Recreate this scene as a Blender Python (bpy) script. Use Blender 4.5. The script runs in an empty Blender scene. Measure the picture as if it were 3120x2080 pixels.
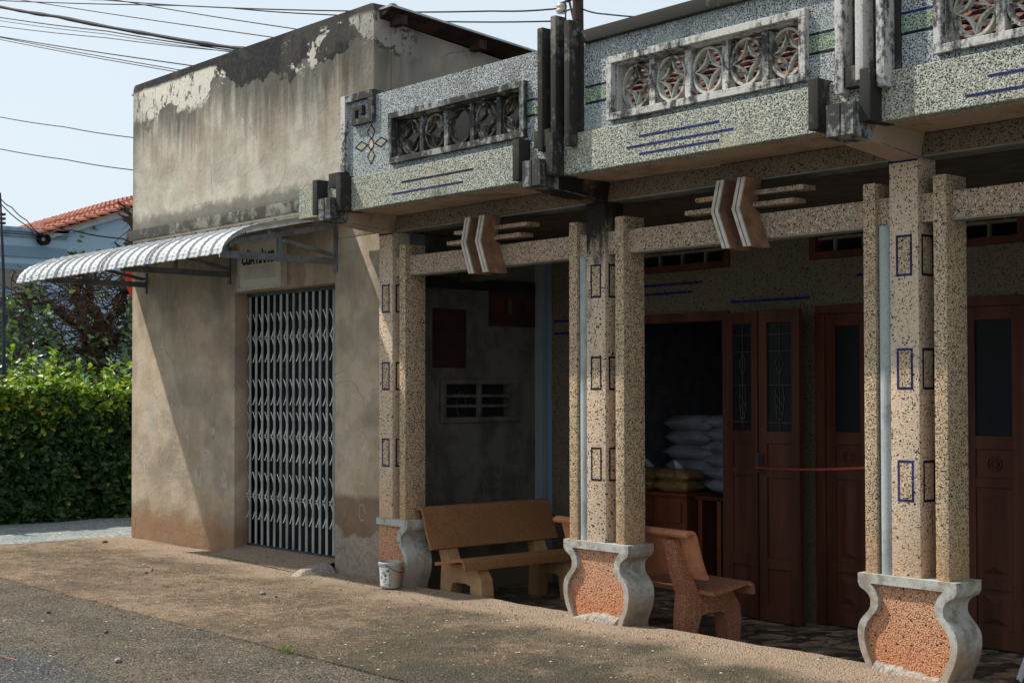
import bpy, bmesh, math, random
from mathutils import Vector, Matrix
random.seed(7)
R=math.radians
C=bpy.context.scene.collection
OFF={}
# ---------------------------------------------------------------- materials
class G:
    def __init__(s,name,rough=.85,spec=.25,metal=0.):
        s.m=bpy.data.materials.new(name); s.m.use_nodes=True
        s.nt=s.m.node_tree; s.b=s.nt.nodes['Principled BSDF']
        s.b.inputs['Roughness'].default_value=rough
        s.b.inputs['Specular IOR Level'].default_value=spec
        s.b.inputs['Metallic'].default_value=metal
        s._p=None
    def n(s,t,**k):
        x=s.nt.nodes.new(t)
        for a,b in k.items(): setattr(x,a,b)
        return x
    def put(s,i,v):
        if hasattr(v,'links') or hasattr(v,'is_linked'): s.nt.links.new(v,i)
        else: i.default_value=v
    def pos(s,sc=(1,1,1),off=(0,0,0)):
        if s._p is None: s._p=s.n('ShaderNodeNewGeometry').outputs['Position']
        if sc==(1,1,1) and off==(0,0,0): return s._p
        m=s.n('ShaderNodeMapping'); s.put(m.inputs[0],s._p); m.inputs['Scale'].default_value=sc; m.inputs['Location'].default_value=off
        return m.outputs[0]
    def comp(s,a):
        x=s.n('ShaderNodeSeparateXYZ'); s.put(x.inputs[0],s.pos()); return x.outputs[a]
    def noise(s,scale,det=4,sc=(1,1,1),off=(0,0,0),rough=.55,dist=0.):
        x=s.n('ShaderNodeTexNoise'); s.put(x.inputs['Vector'],s.pos(sc,off)); x.inputs['Scale'].default_value=scale
        x.inputs['Detail'].default_value=det; x.inputs['Roughness'].default_value=rough; x.inputs['Distortion'].default_value=dist
        return x.outputs['Fac']
    def vor(s,scale,sc=(1,1,1),feature='F1',out='Color',rnd=1.):
        x=s.n('ShaderNodeTexVoronoi',feature=feature); s.put(x.inputs['Vector'],s.pos(sc)); x.inputs['Scale'].default_value=scale
        x.inputs['Randomness'].default_value=rnd
        if out=='Color':
            q=s.n('ShaderNodeSeparateColor'); s.put(q.inputs[0],x.outputs['Color']); return q.outputs[0],q.outputs[1],x.outputs['Distance']
        return x.outputs['Distance']
    def ramp(s,f,st,const=False):
        x=s.n('ShaderNodeValToRGB'); s.put(x.inputs[0],f); r=x.color_ramp
        if const: r.interpolation='CONSTANT'
        while len(r.elements)<len(st): r.elements.new(.5)
        for e,(p,c) in zip(r.elements,st):
            e.position=p; e.color=(c,c,c,1) if isinstance(c,(int,float)) else (*c,1)
        return x.outputs['Color']
    def mix(s,f,a,b,mode='MIX'):
        x=s.n('ShaderNodeMix',data_type='RGBA',blend_type=mode)
        s.put(x.inputs[0],f)
        for i,v in ((6,a),(7,b)):
            s.put(x.inputs[i],(*v,1) if isinstance(v,tuple) else v)
        return x.outputs[2]
    def math(s,op,a,b=0.,cl=False):
        x=s.n('ShaderNodeMath',operation=op,use_clamp=cl); s.put(x.inputs[0],a); s.put(x.inputs[1],b); return x.outputs[0]
    def step(s,v,a,b):
        x=s.n('ShaderNodeMapRange',interpolation_type='SMOOTHSTEP'); s.put(x.inputs[0],v)
        x.inputs[1].default_value=a; x.inputs[2].default_value=b; return x.outputs[0]
    def bump(s,h,st=.5,d=.01):
        x=s.n('ShaderNodeBump'); s.put(x.inputs['Height'],h); x.inputs['Strength'].default_value=st; x.inputs['Distance'].default_value=d
        s.nt.links.new(x.outputs[0],s.b.inputs['Normal'])
    def col(s,v):
        s.put(s.b.inputs['Base Color'],(*v,1) if isinstance(v,tuple) else v); return s.m

def terrazzo(name,base,base2,dark=.16,size=.011,green=.05,light=.05,wear=.35,darkc=(.016,.015,.013),big=.1):
    g=G(name,.9,.2)
    a,b,d=g.vor(1/size)
    big_n=g.noise(2.2,5)
    c=g.mix(g.step(big_n,.35,.65),base,base2)
    c=g.mix(g.math('MULTIPLY',g.step(b,0,1),.55),c,tuple(x*.55 for x in base))
    chip=g.math('LESS_THAN',d,.60)
    c=g.mix(g.math('MULTIPLY',g.math('LESS_THAN',a,dark),chip),c,darkc)
    c=g.mix(g.math('MULTIPLY',g.math('GREATER_THAN',a,1-green),chip),c,(.10,.15,.10))
    c=g.mix(g.math('MULTIPLY',g.math('LESS_THAN',g.math('ABSOLUTE',g.math('SUBTRACT',a,.6)),light/2),chip),c,(.62,.58,.5))
    zz=g.comp(2); gr=g.noise(2.6,6,(1,1,.5),(8,2,4),rough=.65)
    c=g.mix(g.math('MULTIPLY',g.step(gr,.54,.70),.38),c,tuple(x*.38 for x in base))
    c=g.mix(g.math('MULTIPLY',g.math('SUBTRACT',1.,g.step(g.math('ADD',zz,g.math('MULTIPLY',gr,.5)),.8,1.35)),.38),c,(base[0]*.95,base[1]*.68,base[2]*.5))
    a2,b2,d2=g.vor(1/(size*2.6))
    c=g.mix(g.math('MULTIPLY',g.math('LESS_THAN',a2,big),g.math('LESS_THAN',d2,.33)),c,(.04,.038,.034))
    g.bump(g.math('ADD',g.math('MULTIPLY',d,.6),g.noise(1/size*.6,2)),.55,.004)
    return g.col(c)

def pebble(name,c1,c2,moss,size=.016,dirt=.35,topz=None):
    g=G(name,.92,.2)
    n1=g.noise(1/size,2,rough=.6,dist=.4); n0=g.noise(.5/size,3,rough=.6,off=(7,3,1)); d=n1
    c=g.mix(g.step(g.noise(1.3,4),.35,.65),c1,c2)
    c=g.mix(g.step(n0,.42,.66),c,tuple(min(1,x*1.5) for x in c1))
    c=g.mix(g.math('SUBTRACT',1.,g.step(n1,.40,.53)),c,(.036,.038,.037))
    c=g.mix(g.math('MULTIPLY',g.step(n1,.60,.72),.7),c,tuple(min(1,x*1.9) for x in c1))
    st=g.math('MULTIPLY',g.step(g.noise(4,6,(1,1,.35)),.5,.72),g.step(g.noise(1.6,3,off=(3,1,2)),.4,.62))
    c=g.mix(g.math('MULTIPLY',st,dirt),c,(.03,.03,.026))
    c=g.mix(g.math('MULTIPLY',g.step(g.noise(2.1,4,off=(9,2,5)),.5,.75),.6),c,moss)
    if topz:
        z=g.comp(2)
        t=g.step(g.math('ADD',z,g.math('MULTIPLY',g.noise(7,5,(1,1,.5)),.16)),topz-.02,topz+.1)
        c=g.mix(g.math('MULTIPLY',t,.75),c,(.02,.02,.018))
    g.bump(n1,1.,.007)
    return g.col(c)

def stained(name,dark,light,amt=.5,sx=26,vert=True,rust=None,rough=.9):
    g=G(name,rough,.2)
    sc=(1,1,.16) if vert else (1,1,1)
    n=g.noise(sx,5,sc,rough=.65); n2=g.noise(3.1,5,(1,1,.5))
    n3=g.noise(sx*1.6,6,rough=.7,off=(2,5,9))
    f=g.step(g.math('ADD',g.math('ADD',g.math('MULTIPLY',n,.32),g.math('MULTIPLY',n3,.33)),g.math('MULTIPLY',n2,.35)),amt-.045,amt+.055)
    c=g.mix(f,dark,light)
    c=g.mix(g.math('MULTIPLY',g.step(g.noise(90,3),.5,.7),.35),c,tuple(x*.4 for x in dark))
    zz=g.comp(2); du=g.math('SUBTRACT',1.,g.step(g.math('SUBTRACT',zz,g.math('MULTIPLY',n2,.3)),-.05,.16))
    c=g.mix(g.math('MULTIPLY',du,.55),c,(.30,.205,.135))
    if rust: c=g.mix(g.math('MULTIPLY',g.step(g.noise(6,4,off=(4,4,4)),.55,.7),.7),c,rust)
    g.bump(g.math('ADD',n,g.noise(120,2)),.35,.004)
    return g.col(c)

def plain(name,c,rough=.6,spec=.3,metal=0.,var=.25,scale=8,bump=.15,sc=(1,1,1)):
    g=G(name,rough,spec,metal)
    n=g.noise(scale,5,sc)
    k=g.mix(g.step(n,.3,.7),tuple(x*(1-var) for x in c),tuple(min(1,x*(1+var*.6)) for x in c))
    k=g.mix(g.math('MULTIPLY',g.step(g.noise(scale*9,3),.55,.75),.35*var*2),k,tuple(x*.45 for x in c))
    g.bump(g.noise(scale*6,3),bump,.004)
    return g.col(k)

M={}
M['ter_pink']=terrazzo('terrazzo_pink',(.63,.50,.37),(.63,.475,.335),dark=.11,size=.0095,green=.03,light=.03,big=.055)
M['ter_tan']=terrazzo('terrazzo_tan',(.55,.41,.26),(.52,.37,.235),dark=.22,size=.0085,green=.10,light=.07,big=.03)
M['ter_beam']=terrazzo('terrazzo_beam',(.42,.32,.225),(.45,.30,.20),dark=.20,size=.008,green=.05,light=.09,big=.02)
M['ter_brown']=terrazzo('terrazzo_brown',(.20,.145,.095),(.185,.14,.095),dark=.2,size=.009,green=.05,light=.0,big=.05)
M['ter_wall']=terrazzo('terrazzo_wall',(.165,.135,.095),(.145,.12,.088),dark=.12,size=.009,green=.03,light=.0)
def orange():
    g=G('terrazzo_orange',.92,.2)
    a,b,d=g.vor(1/.009); a2,b2,d2=g.vor(1/.026)
    z=g.comp(2)
    n=g.noise(3,5)
    c=g.mix(g.step(g.math('ADD',z,g.math('MULTIPLY',g.math('SUBTRACT',n,.5),.5)),.0,.5),(.54,.22,.10),(.56,.33,.20))
    c=g.mix(g.math('MULTIPLY',g.math('GREATER_THAN',b,.62),.45),c,(.66,.38,.25)); c=g.mix(g.math('MULTIPLY',g.math('LESS_THAN',b,.3),.35),c,(.26,.09,.045)); c=g.mix(g.step(d,.45,.8),c,(.20,.08,.045))
    c=g.mix(g.math('MULTIPLY',g.math('LESS_THAN',a,.035),g.math('LESS_THAN',d,.5)),c,(.02,.016,.013))
    c=g.mix(g.math('MULTIPLY',g.math('LESS_THAN',a2,.17),g.math('LESS_THAN',d2,.30)),c,(.03,.025,.02))
    g.bump(g.math('ADD',d,g.noise(110,2)),.8,.005)
    return g.col(c)
M['ter_orange']=orange()
M['peb_grey']=pebble('pebble_blue_grey',(.345,.37,.375),(.285,.305,.31),(.25,.30,.28),.0105,.85)
M['peb_light']=pebble('pebble_pale_green',(.37,.38,.315),(.32,.355,.295),(.42,.36,.24),.0105,.8)
M['peb_green']=pebble('pebble_moss_green',(.25,.32,.24),(.19,.27,.20),(.16,.22,.15),.0105,.5)
M['grime']=stained('grimy_concrete',(.032,.031,.027),(.15,.145,.12),.57,13)
M['grime2']=stained('grimy_concrete_pale',(.045,.045,.042),(.30,.31,.30),.53,15)
M['frame_pale']=stained('weathered_white_trim',(.06,.06,.06),(.52,.51,.48),.475,17)
M['block']=stained('weathered_vent_block',(.035,.034,.028),(.36,.34,.28),.54,14)
M['block_b']=stained('weathered_vent_block_pale',(.07,.07,.06),(.46,.45,.40),.47,14)
M['vase']=stained('grey_plaster_trim',(.25,.23,.19),(.43,.44,.41),.48,9,False,(.30,.21,.13))
M['vase2']=stained('grey_plaster_side',(.17,.155,.13),(.30,.29,.26),.5,9,True,(.30,.21,.13))
M['blue']=plain('blue_groove_paint',(.012,.018,.11),.7,.2,var=.5,scale=30)
M['blueblack']=plain('dark_blue_groove_paint',(.006,.008,.03),.7,.2,var=.5,scale=30)
M['soffit']=stained('soffit_plaster',(.24,.175,.125),(.37,.285,.21),.45,2.2,False)
M['beam_under']=plain('pale_green_plaster',(.24,.25,.22),.9,.1)
M['chev_face']=plain('cream_plaster',(.50,.46,.38),.85,.2,var=.2,scale=14)
M['chev_side']=plain('brown_plaster',(.28,.16,.10),.9,.1,var=.3,scale=10)
M['pvc']=stained('grey_plastic_pipe',(.25,.28,.28),(.36,.40,.40),.45,4)
M['wood']=plain('dark_red_wood',(.075,.024,.0125),.6,.2,var=.45,scale=5,sc=(1,1,.12))
M['wood_l']=plain('orange_wood',(.20,.062,.025),.5,.3,var=.35,scale=6,sc=(1,1,.2))
M['glass']=plain('dark_door_glass',(.008,.009,.010),.5,.12,var=.2,bump=0)
M['metal_gate']=plain('grey_blue_steel',(.28,.31,.305),.55,.4,.2,var=.35,scale=9,sc=(1,1,.3))
M['rearp']=plain('rear_steel',(.15,.165,.16),.6,.3,.2,var=.4)
M['metal_arm']=plain('pale_steel_strap',(.58,.58,.54),.5,.4,.2,var=.3,scale=12)
M['metal_dark']=plain('dark_steel',(.05,.052,.055),.6,.3,.2,var=.3)
M['truss']=plain('grey_painted_steel',(.15,.165,.175),.5,.4,.2,var=.4,scale=7)
M['sheet']=plain('pale_metal_sheet',(.50,.515,.52),.6,.3,.0,var=.15,scale=5,bump=.1)
M['sheet_dark']=plain('grey_metal_edge',(.35,.38,.40),.5,.4,.2,var=.2)
M['glazing']=plain('dull_glazing_bar',(.07,.065,.06),.7,.2)
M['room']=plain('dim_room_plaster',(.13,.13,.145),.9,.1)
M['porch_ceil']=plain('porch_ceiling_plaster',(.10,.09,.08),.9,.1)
M['ledgem']=stained('stained_ledge',(.05,.049,.042),(.20,.19,.155),.53,5,False)
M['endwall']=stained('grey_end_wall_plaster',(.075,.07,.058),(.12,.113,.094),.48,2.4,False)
M['trim_blue']=stained('pale_blue_trim',(.16,.20,.21),(.22,.26,.275),.4,3)
M['poster']=plain('dark_red_poster',(.045,.016,.014),.6,.3,var=.5,scale=7)
M['poster2']=plain('dark_poster',(.035,.014,.012),.6,.3,var=.3)
M['red']=plain('red_enamel',(.62,.035,.02),.45,.4,var=.12)
M['sign']=plain('cream_sign_board',(.52,.52,.44),.6,.3,var=.08,scale=3)
M['black']=plain('black_lettering_and_backing',(.012,.012,.013),.6,.3)
M['inkblue']=plain('blue_print',(.03,.16,.42),.5,.3)
M['faded']=plain('faded_pink_print',(.42,.37,.33),.7,.2)
M['poster_red']=plain('dark_red_motif',(.10,.015,.012))
M['poster_gold']=plain('dark_gold_motif',(.085,.065,.012))
M['flash']=plain('pale_flashing',(.80,.82,.83))
M['rope']=plain('red_rope',(.26,.045,.03),.8,.2,var=.4,scale=60)
M['sack']=plain('white_woven_sack',(.22,.245,.28),.6,.3,var=.25,scale=6,bump=.4)
M['sack_y']=plain('yellow_sack_edge',(.30,.26,.03),.6,.3)
M['bag']=plain('brown_feed_in_clear_bag',(.30,.18,.07),.35,.5,var=.5,scale=30,bump=.6)
M['tie']=plain('clear_plastic_tie',(.5,.52,.6),.2,.6)
M['bucket']=stained('dirty_white_plastic',(.30,.31,.29),(.50,.51,.49),.42,20,True,None,.5)
M['label']=plain('white_bucket_label',(.62,.63,.62),.5,.3,var=.12,scale=30)
M['bench1']=terrazzo('bench_terrazzo_brown',(.33,.175,.078),(.26,.15,.078),dark=.12,size=.006,green=.0,light=.0,big=.0)
M['bench_edge']=plain('bench_plaster_ochre',(.42,.245,.12),.85,.2,var=.2)
M['bench2']=terrazzo('bench_terrazzo_rose',(.34,.165,.10),(.42,.19,.11),dark=.18,size=.006,green=.0,light=.05,big=.0)
M['bench2_back']=stained('bench_smooth_orange',(.30,.13,.075),(.44,.19,.10),.44,5)
M['bark']=stained('twisted_bark',(.04,.027,.02),(.14,.09,.06),.52,30)
M['bluewall']=stained('pale_blue_render',(.22,.33,.42),(.30,.42,.52),.4,2.)
M['bluewall2']=stained('mid_blue_render',(.13,.20,.28),(.17,.26,.34),.4,2.)
M['bluecorn']=stained('blue_cornice_paint',(.16,.23,.31),(.27,.36,.43),.5,4,False)
M['teal']=plain('dark_teal_panel',(.03,.055,.065),.6,.3)
M['cable']=plain('black_cable',(.012,.012,.014),.7,.2)
M['polemetal']=plain('dark_pole_steel',(.03,.035,.055),.6,.3,.2)
M['porcelain']=plain('porcelain',(.5,.44,.38),.25,.5)
M['dullbar']=plain('dull_cream_bar',(.17,.155,.12),.85,.1)
M['chalk']=plain('faint_chalk',(.66,.63,.56),.95,.1)
M['chalk_dim']=plain('dim_chalk',(.17,.165,.15),.95,.1)
M['stone']=plain('grey_stone',(.20,.19,.18),.9,.2,var=.4,scale=40)
M['brokenplaster']=plain('broken_mortar',(.34,.30,.255),.95,.1,var=.4,scale=50,bump=.8)
M['under_roof']=stained('rusty_underside',(.028,.018,.015),(.06,.037,.028),.5,3)
M['whitepipe']=plain('white_painted_tube',(.6,.62,.64),.4,.4,var=.1)

def tilemat():
    g=G('terracotta_tile',.8,.25)
    a,b,d=g.vor(6)
    c=g.mix(a,(.29,.095,.06),(.40,.165,.105))
    c=g.mix(g.math('MULTIPLY',g.step(g.noise(9,5),.52,.68),.75),c,(.10,.05,.035))
    return g.col(c)
M['tile']=tilemat()
g=G('shaded_old_terracotta_tile',.9,.15); a,b,d=g.vor(9)
M['tile_old_shaded']=g.col(g.mix(g.step(g.noise(11,6,rough=.7),.38,.52),g.mix(a,(.22,.08,.05),(.32,.145,.09)),(.035,.024,.02)))  # old blotchy tile, darkened further for the shade behind the parapet
for nm,cc in (('blue',(.014,.02,.13)),('blueblack',(.006,.008,.03))):
    g=G('worn_'+nm,.75,.2); n=g.noise(60,4,rough=.7)
    M[nm]=g.col(g.mix(g.step(n,.58,.66),g.mix(g.step(g.noise(9,3),.4,.6),cc,tuple(x*.45 for x in cc)),(.16,.13,.11)))
def stonetile():
    g=G('stone_cladding',.8,.3)
    x=g.n('ShaderNodeTexBrick'); m=g.n('ShaderNodeMapping'); g.put(m.inputs[0],g.pos()); m.inputs['Rotation'].default_value=(R(90),0,R(90))
    m.inputs['Scale'].default_value=(8,8,8)
    g.put(x.inputs[0],m.outputs[0]); x.inputs['Color1'].default_value=(.46,.36,.22,1); x.inputs['Color2'].default_value=(.36,.38,.36,1); x.inputs['Mortar'].default_value=(.2,.18,.15,1)
    return g.col(x.outputs[0])
M['cladding']=stonetile()

def leafmat(name,stops,trans=.35,rough=.45):
    g=G(name,rough,.45)
    ri=g.n('ShaderNodeNewGeometry').outputs['Random Per Island']
    c=g.ramp(ri,stops)
    g.col(c)
    t=g.n('ShaderNodeBsdfTranslucent'); g.put(t.inputs[0],g.mix(.5,c,(.25,.35,.02),'MIX'))
    mx=g.n('ShaderNodeMixShader'); mx.inputs[0].default_value=trans
    o=g.nt.nodes['Material Output']
    g.nt.links.new(g.b.outputs[0],mx.inputs[1]); g.nt.links.new(t.outputs[0],mx.inputs[2]); g.nt.links.new(mx.outputs[0],o.inputs[0])
    return g.m
M['leaf']=leafmat('hedge_leaf',[(0,(.010,.032,.010)),(.5,(.020,.060,.016)),(.85,(.036,.09,.022)),(1,(.07,.13,.035))],.2)  # leaf colour darkened for the hedge's shaded lower face
M['leaf_y']=leafmat('young_leaf',[(0,(.07,.19,.015)),(.45,(.17,.34,.025)),(.8,(.33,.47,.04)),(1,(.62,.60,.08))],.4)  # yellow-green new growth, colour also brightened for the sunlit top
M['leaf_v']=leafmat('vine_leaf',[(0,(.02,.05,.02)),(.6,(.05,.12,.035)),(1,(.16,.26,.10))],.3,.3)
M['grassm']=leafmat('grass_blade',[(0,(.06,.10,.02)),(1,(.16,.18,.04))],.3)

# gray building plaster
def shop_plaster():
    g=G('shop_plaster',.93,.15)
    x,y,z=g.comp(0),g.comp(1),g.comp(2)
    big=g.noise(.9,6,(1,1,.7)); med=g.noise(3.5,6); fine=g.noise(22,4,rough=.7)
    # upper: pale grey-beige, lower: tan
    up=g.mix(g.step(med,.35,.68),(.40,.365,.295),(.53,.485,.40))
    up=g.mix(g.math('MULTIPLY',g.step(g.noise(1.7,5,(1,1,.45),(5,0,3)),.5,.68),.55),up,(.28,.205,.145))
    up=g.mix(g.math('MULTIPLY',g.step(g.noise(2.2,7,(1,1,1),(1,7,3),dist=1.3),.52,.6),.28),up,(.42,.40,.36))
    lo=g.mix(g.step(med,.33,.66),(.355,.28,.20),(.465,.385,.285))
    lo=g.mix(g.math('MULTIPLY',g.step(g.noise(1.3,6,(1,1,1.3),(2,2,8)),.48,.62),.4),lo,(.21,.185,.15))
    lo=g.mix(g.math('MULTIPLY',g.step(g.noise(2.6,6,(1,1,.35),(7,1,1)),.55,.68),.55),lo,(.40,.37,.32))
    c=g.mix(g.step(z,3.35,3.55),lo,up)
    c=g.mix(g.math('MULTIPLY',g.step(fine,.5,.75),.2),c,(.10,.09,.075))
    # streaks running from the top
    t=g.math('SUBTRACT',5.37,z)
    streak=g.noise(9,4,(1,1,.10),rough=.65); s2=g.noise(2.0,4,(1,1,.25),(0,3,0))
    reach=g.math('ADD',g.math('MULTIPLY',streak,1.0),g.math('MULTIPLY',s2,1.4))   # ~1.2
    side=g.math('SUBTRACT',1.,g.step(g.comp(1),.38,.9))
    dk=g.math('MULTIPLY',g.step(g.math('SUBTRACT',g.math('SUBTRACT',reach,t),.42),-.28,.50),side)
    c=g.mix(g.math('MULTIPLY',dk,.86),c,(.040,.039,.032))
    # black paint band with peeled patches
    edge=g.math('ADD',g.math('MULTIPLY',g.math('MULTIPLY',g.noise(2.3,7,(1,1,1),(2,0,0),rough=.7),g.math('ADD',.55,g.math('MULTIPLY',g.step(x,-6.6,-5.0),.80))),.74),-.09)
    band=g.math('MULTIPLY',g.step(g.math('SUBTRACT',edge,t),-.012,.012),side)
    c=g.mix(g.math('MULTIPLY',band,.96),c,g.mix(g.step(fine,.4,.7),(.010,.010,.012),(.028,.028,.030)))
    pe=g.noise(1.5,8,(1,1,1.6),(4,1,6),rough=.68,dist=.3)
    pz=g.math('MULTIPLY',g.step(g.math('ADD',t,g.math('MULTIPLY',pe,.12)),.12,.17),g.math('MULTIPLY',side,g.math('SUBTRACT',1.,g.step(g.math('ADD',t,g.math('MULTIPLY',g.noise(5,6,off=(1,9,1)),.35)),.58,.66))))
    leftw=g.math('MAXIMUM',g.math('SUBTRACT',1.,g.step(x,-6.6,-5.2)),g.math('MULTIPLY',g.step(x,-3.5,-3.25),.85))
    thr=g.math('SUBTRACT',.575,g.math('MULTIPLY',leftw,.135))
    pf=g.math('MULTIPLY',g.step(g.math('SUBTRACT',pe,thr),-.006,.006),pz)
    pf=g.math('MULTIPLY',pf,g.math('SUBTRACT',1.,g.math('MULTIPLY',g.step(g.noise(16,4,(1,1,.5),rough=.75),.56,.60),.9)))
    c=g.mix(pf,c,(.50,.475,.41))
    # dirt at left arris and above ledge
    lf=g.math('SUBTRACT',1.,g.step(g.math('ADD',x,g.math('MULTIPLY',g.noise(5,5),.5)),-7.95,-7.55))
    c=g.mix(g.math('MULTIPLY',g.math('MULTIPLY',lf,g.step(z,3.4,3.8)),.65),c,(.07,.068,.06))
    rf=g.step(g.math('ADD',x,g.math('MULTIPLY',g.noise(4,5,(1,1,.3)),.3)),-3.42,-3.2)
    c=g.mix(g.math('MULTIPLY',g.math('MULTIPLY',rf,g.step(z,3.5,3.9)),.5),c,(.10,.095,.08))
    ld=g.math('MULTIPLY',g.step(z,3.50,3.60),g.math('SUBTRACT',1.,g.step(g.math('SUBTRACT',z,g.math('MULTIPLY',g.noise(6,5),.25)),3.60,3.72)))
    c=g.mix(g.math('MULTIPLY',ld,.7),c,(.09,.085,.075))
    # stains under the awning
    c=g.mix(g.math('MULTIPLY',g.math('MULTIPLY',g.math('MULTIPLY',g.step(z,1.2,3.2),g.math('SUBTRACT',1.,g.step(z,3.4,3.6))),g.step(g.noise(1.9,6,(1,1,.5),(3,3,3)),.44,.62)),.5),c,(.12,.115,.085))
    c=g.mix(g.math('MULTIPLY',g.step(g.noise(1.2,6,(1,1,.8),(8,3,1)),.5,.56),.22),c,(.13,.12,.10))
    # rising earth-brown splash
    h=g.math('SUBTRACT',z,g.math('MULTIPLY',g.math('SUBTRACT',g.noise(2.2,7,(1,1,.6),(1,1,1)),.5),.75))
    low=g.math('SUBTRACT',1.,g.step(h,.22,.50))
    c=g.mix(g.math('MULTIPLY',low,.72),c,(.26,.135,.065))
    # brown patch right of the gate
    rp=g.step(x,-3.86,-3.84)
    pt=g.math('MULTIPLY',g.step(g.math('SUBTRACT',z,g.math('MULTIPLY',g.noise(3,6,(1,1,1),(1,4,1)),.4)),.20,.24),g.math('SUBTRACT',1.,g.step(g.math('SUBTRACT',z,g.math('MULTIPLY',g.noise(5,4),.10)),.66,.74)))
    c=g.mix(g.math('MULTIPLY',rp,g.math('MULTIPLY',pt,.75)),c,(.135,.085,.052))
    lp=g.math('SUBTRACT',1.,g.step(g.math('SUBTRACT',z,g.math('MULTIPLY',g.noise(3,6,(1,1,1),(1,4,1)),.4)),.20,.24))
    c=g.mix(g.math('MULTIPLY',rp,g.math('MULTIPLY',lp,.85)),c,g.mix(g.step(fine,.4,.6),(.22,.20,.165),(.30,.27,.225)))
    # chalk scratches
    w=g.n('ShaderNodeTexWave',wave_type='BANDS',bands_direction='X'); g.put(w.inputs[0],g.pos()); w.inputs['Scale'].default_value=2.1; w.inputs['Distortion'].default_value=22; w.inputs['Detail'].default_value=3; w.inputs['Detail Scale'].default_value=1.6
    sc=g.math('MULTIPLY',g.math('GREATER_THAN',w.outputs['Fac'],.995),g.math('MULTIPLY',g.step(g.noise(3.2,3,off=(6,6,6)),.52,.6),g.math('MULTIPLY',g.step(z,.5,.8),g.math('SUBTRACT',1.,g.step(z,1.7,2.0)))))
    c=g.mix(g.math('MULTIPLY',sc,.55),c,(.55,.52,.46))
    # fine hairline cracks
    vr=g.n('ShaderNodeTexVoronoi',feature='DISTANCE_TO_EDGE'); m=g.n('ShaderNodeMixRGB'); m.inputs[0].default_value=.12
    nz=g.n('ShaderNodeTexNoise'); g.put(nz.inputs[0],g.pos()); nz.inputs['Scale'].default_value=3
    g.put(m.inputs[1],g.pos()); g.put(m.inputs[2],nz.outputs['Color']); g.put(vr.inputs[0],m.outputs[0]); vr.inputs['Scale'].default_value=1.1
    cr=g.math('MULTIPLY',g.math('LESS_THAN',vr.outputs['Distance'],.0022),g.step(g.noise(1.1,2,off=(3,8,1)),.5,.56))
    c=g.mix(g.math('MULTIPLY',cr,.6),c,(.06,.055,.05))
    g.bump(g.math('ADD',g.math('MULTIPLY',med,2.),g.math('ADD',fine,g.math('MULTIPLY',band,.3))),.45,.012)
    return g.col(c)
M['shop']=shop_plaster()

def ground_mat(name,c1,c2,c3,speck,gscale=90,bump=.6,moss=None):
    g=G(name,.95,.12)
    a,b,d=g.vor(gscale); n=g.noise(1.1,7,rough=.6); m=g.noise(5,6,rough=.65); f=g.noise(45,4,rough=.7)
    c=g.mix(g.step(n,.42,.58),c1,c2)
    c=g.mix(g.math('MULTIPLY',g.step(m,.46,.62),.7),c,c3)
    c=g.mix(g.math('MULTIPLY',g.step(f,.45,.62),.6),c,tuple(x*.45 for x in c1))
    fs=g.noise(14,5,(1,1,1),(3,3,0),rough=.7); c=g.mix(g.math('MULTIPLY',g.step(fs,.54,.62),.4),c,tuple(x*1.7 for x in c2))
    c=g.mix(g.math('MULTIPLY',g.math('LESS_THAN',a,speck),g.math('LESS_THAN',d,.4)),c,(.42,.39,.33))
    c=g.mix(g.math('MULTIPLY',g.math('GREATER_THAN',a,1-speck*1.3),g.math('LESS_THAN',d,.5)),c,(.035,.035,.035))
    a3,b3,d3=g.vor(gscale*.33)
    c=g.mix(g.math('MULTIPLY',g.math('LESS_THAN',a3,speck*.5),g.math('LESS_THAN',d3,.22)),c,(.36,.34,.30))
    c=g.mix(g.math('MULTIPLY',g.math('LESS_THAN',b3,speck*.35),g.math('LESS_THAN',d3,.25)),c,(.04,.04,.04))
    if moss:
        x,y=g.comp(0),g.comp(1)
        k=g.math('MULTIPLY',g.step(x,-2.2,.7),g.math('SUBTRACT',1.,g.step(y,-.55,-.15)))
        k=g.math('MULTIPLY',k,g.math('ADD',.25,g.math('MULTIPLY',g.step(g.noise(1.2,6,off=(4,4,0)),.36,.56),.75)))
        c=g.mix(g.math('MULTIPLY',k,.88),c,g.mix(g.step(f,.4,.62),moss,tuple(x*.5 for x in moss)))
        # paler strip towards the walls, edge broken by noise
        k2=g.step(g.math('ADD',y,g.math('MULTIPLY',g.math('SUBTRACT',g.noise(1.6,6,(1,1,1),(0,5,0)),.5),1.2)),-.75,-.15)
        c=g.mix(g.math('MULTIPLY',k2,g.step(f,.2,.6)),c,(.40,.305,.225))
        # dark worn streak
        k3=g.step(g.noise(1.,6,(.5,1.6,1),(3,9,0)),.55,.66)
        c=g.mix(g.math('MULTIPLY',k3,.4),c,(.10,.085,.065))
        w=g.noise(2.,3,(1,1,1),(7,2,0),dist=.6)
        ck=g.math('MULTIPLY',g.math('LESS_THAN',g.math('ABSOLUTE',g.math('SUBTRACT',w,.5)),.0022),g.step(g.noise(.8,2,off=(1,2,0)),.5,.55))
        c=g.mix(g.math('MULTIPLY',ck,.7),c,(.03,.028,.025))
    g.bump(g.math('ADD',g.math('MULTIPLY',f,1.2),g.math('ADD',g.math('MULTIPLY',m,1.4),g.math('MULTIPLY',d,-.8))),bump,.022)
    return g.col(c)
M['apron']=ground_mat('concrete_apron',(.185,.137,.09),(.31,.23,.16),(.11,.088,.06),.04,75,1.,(.082,.082,.06))
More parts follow.
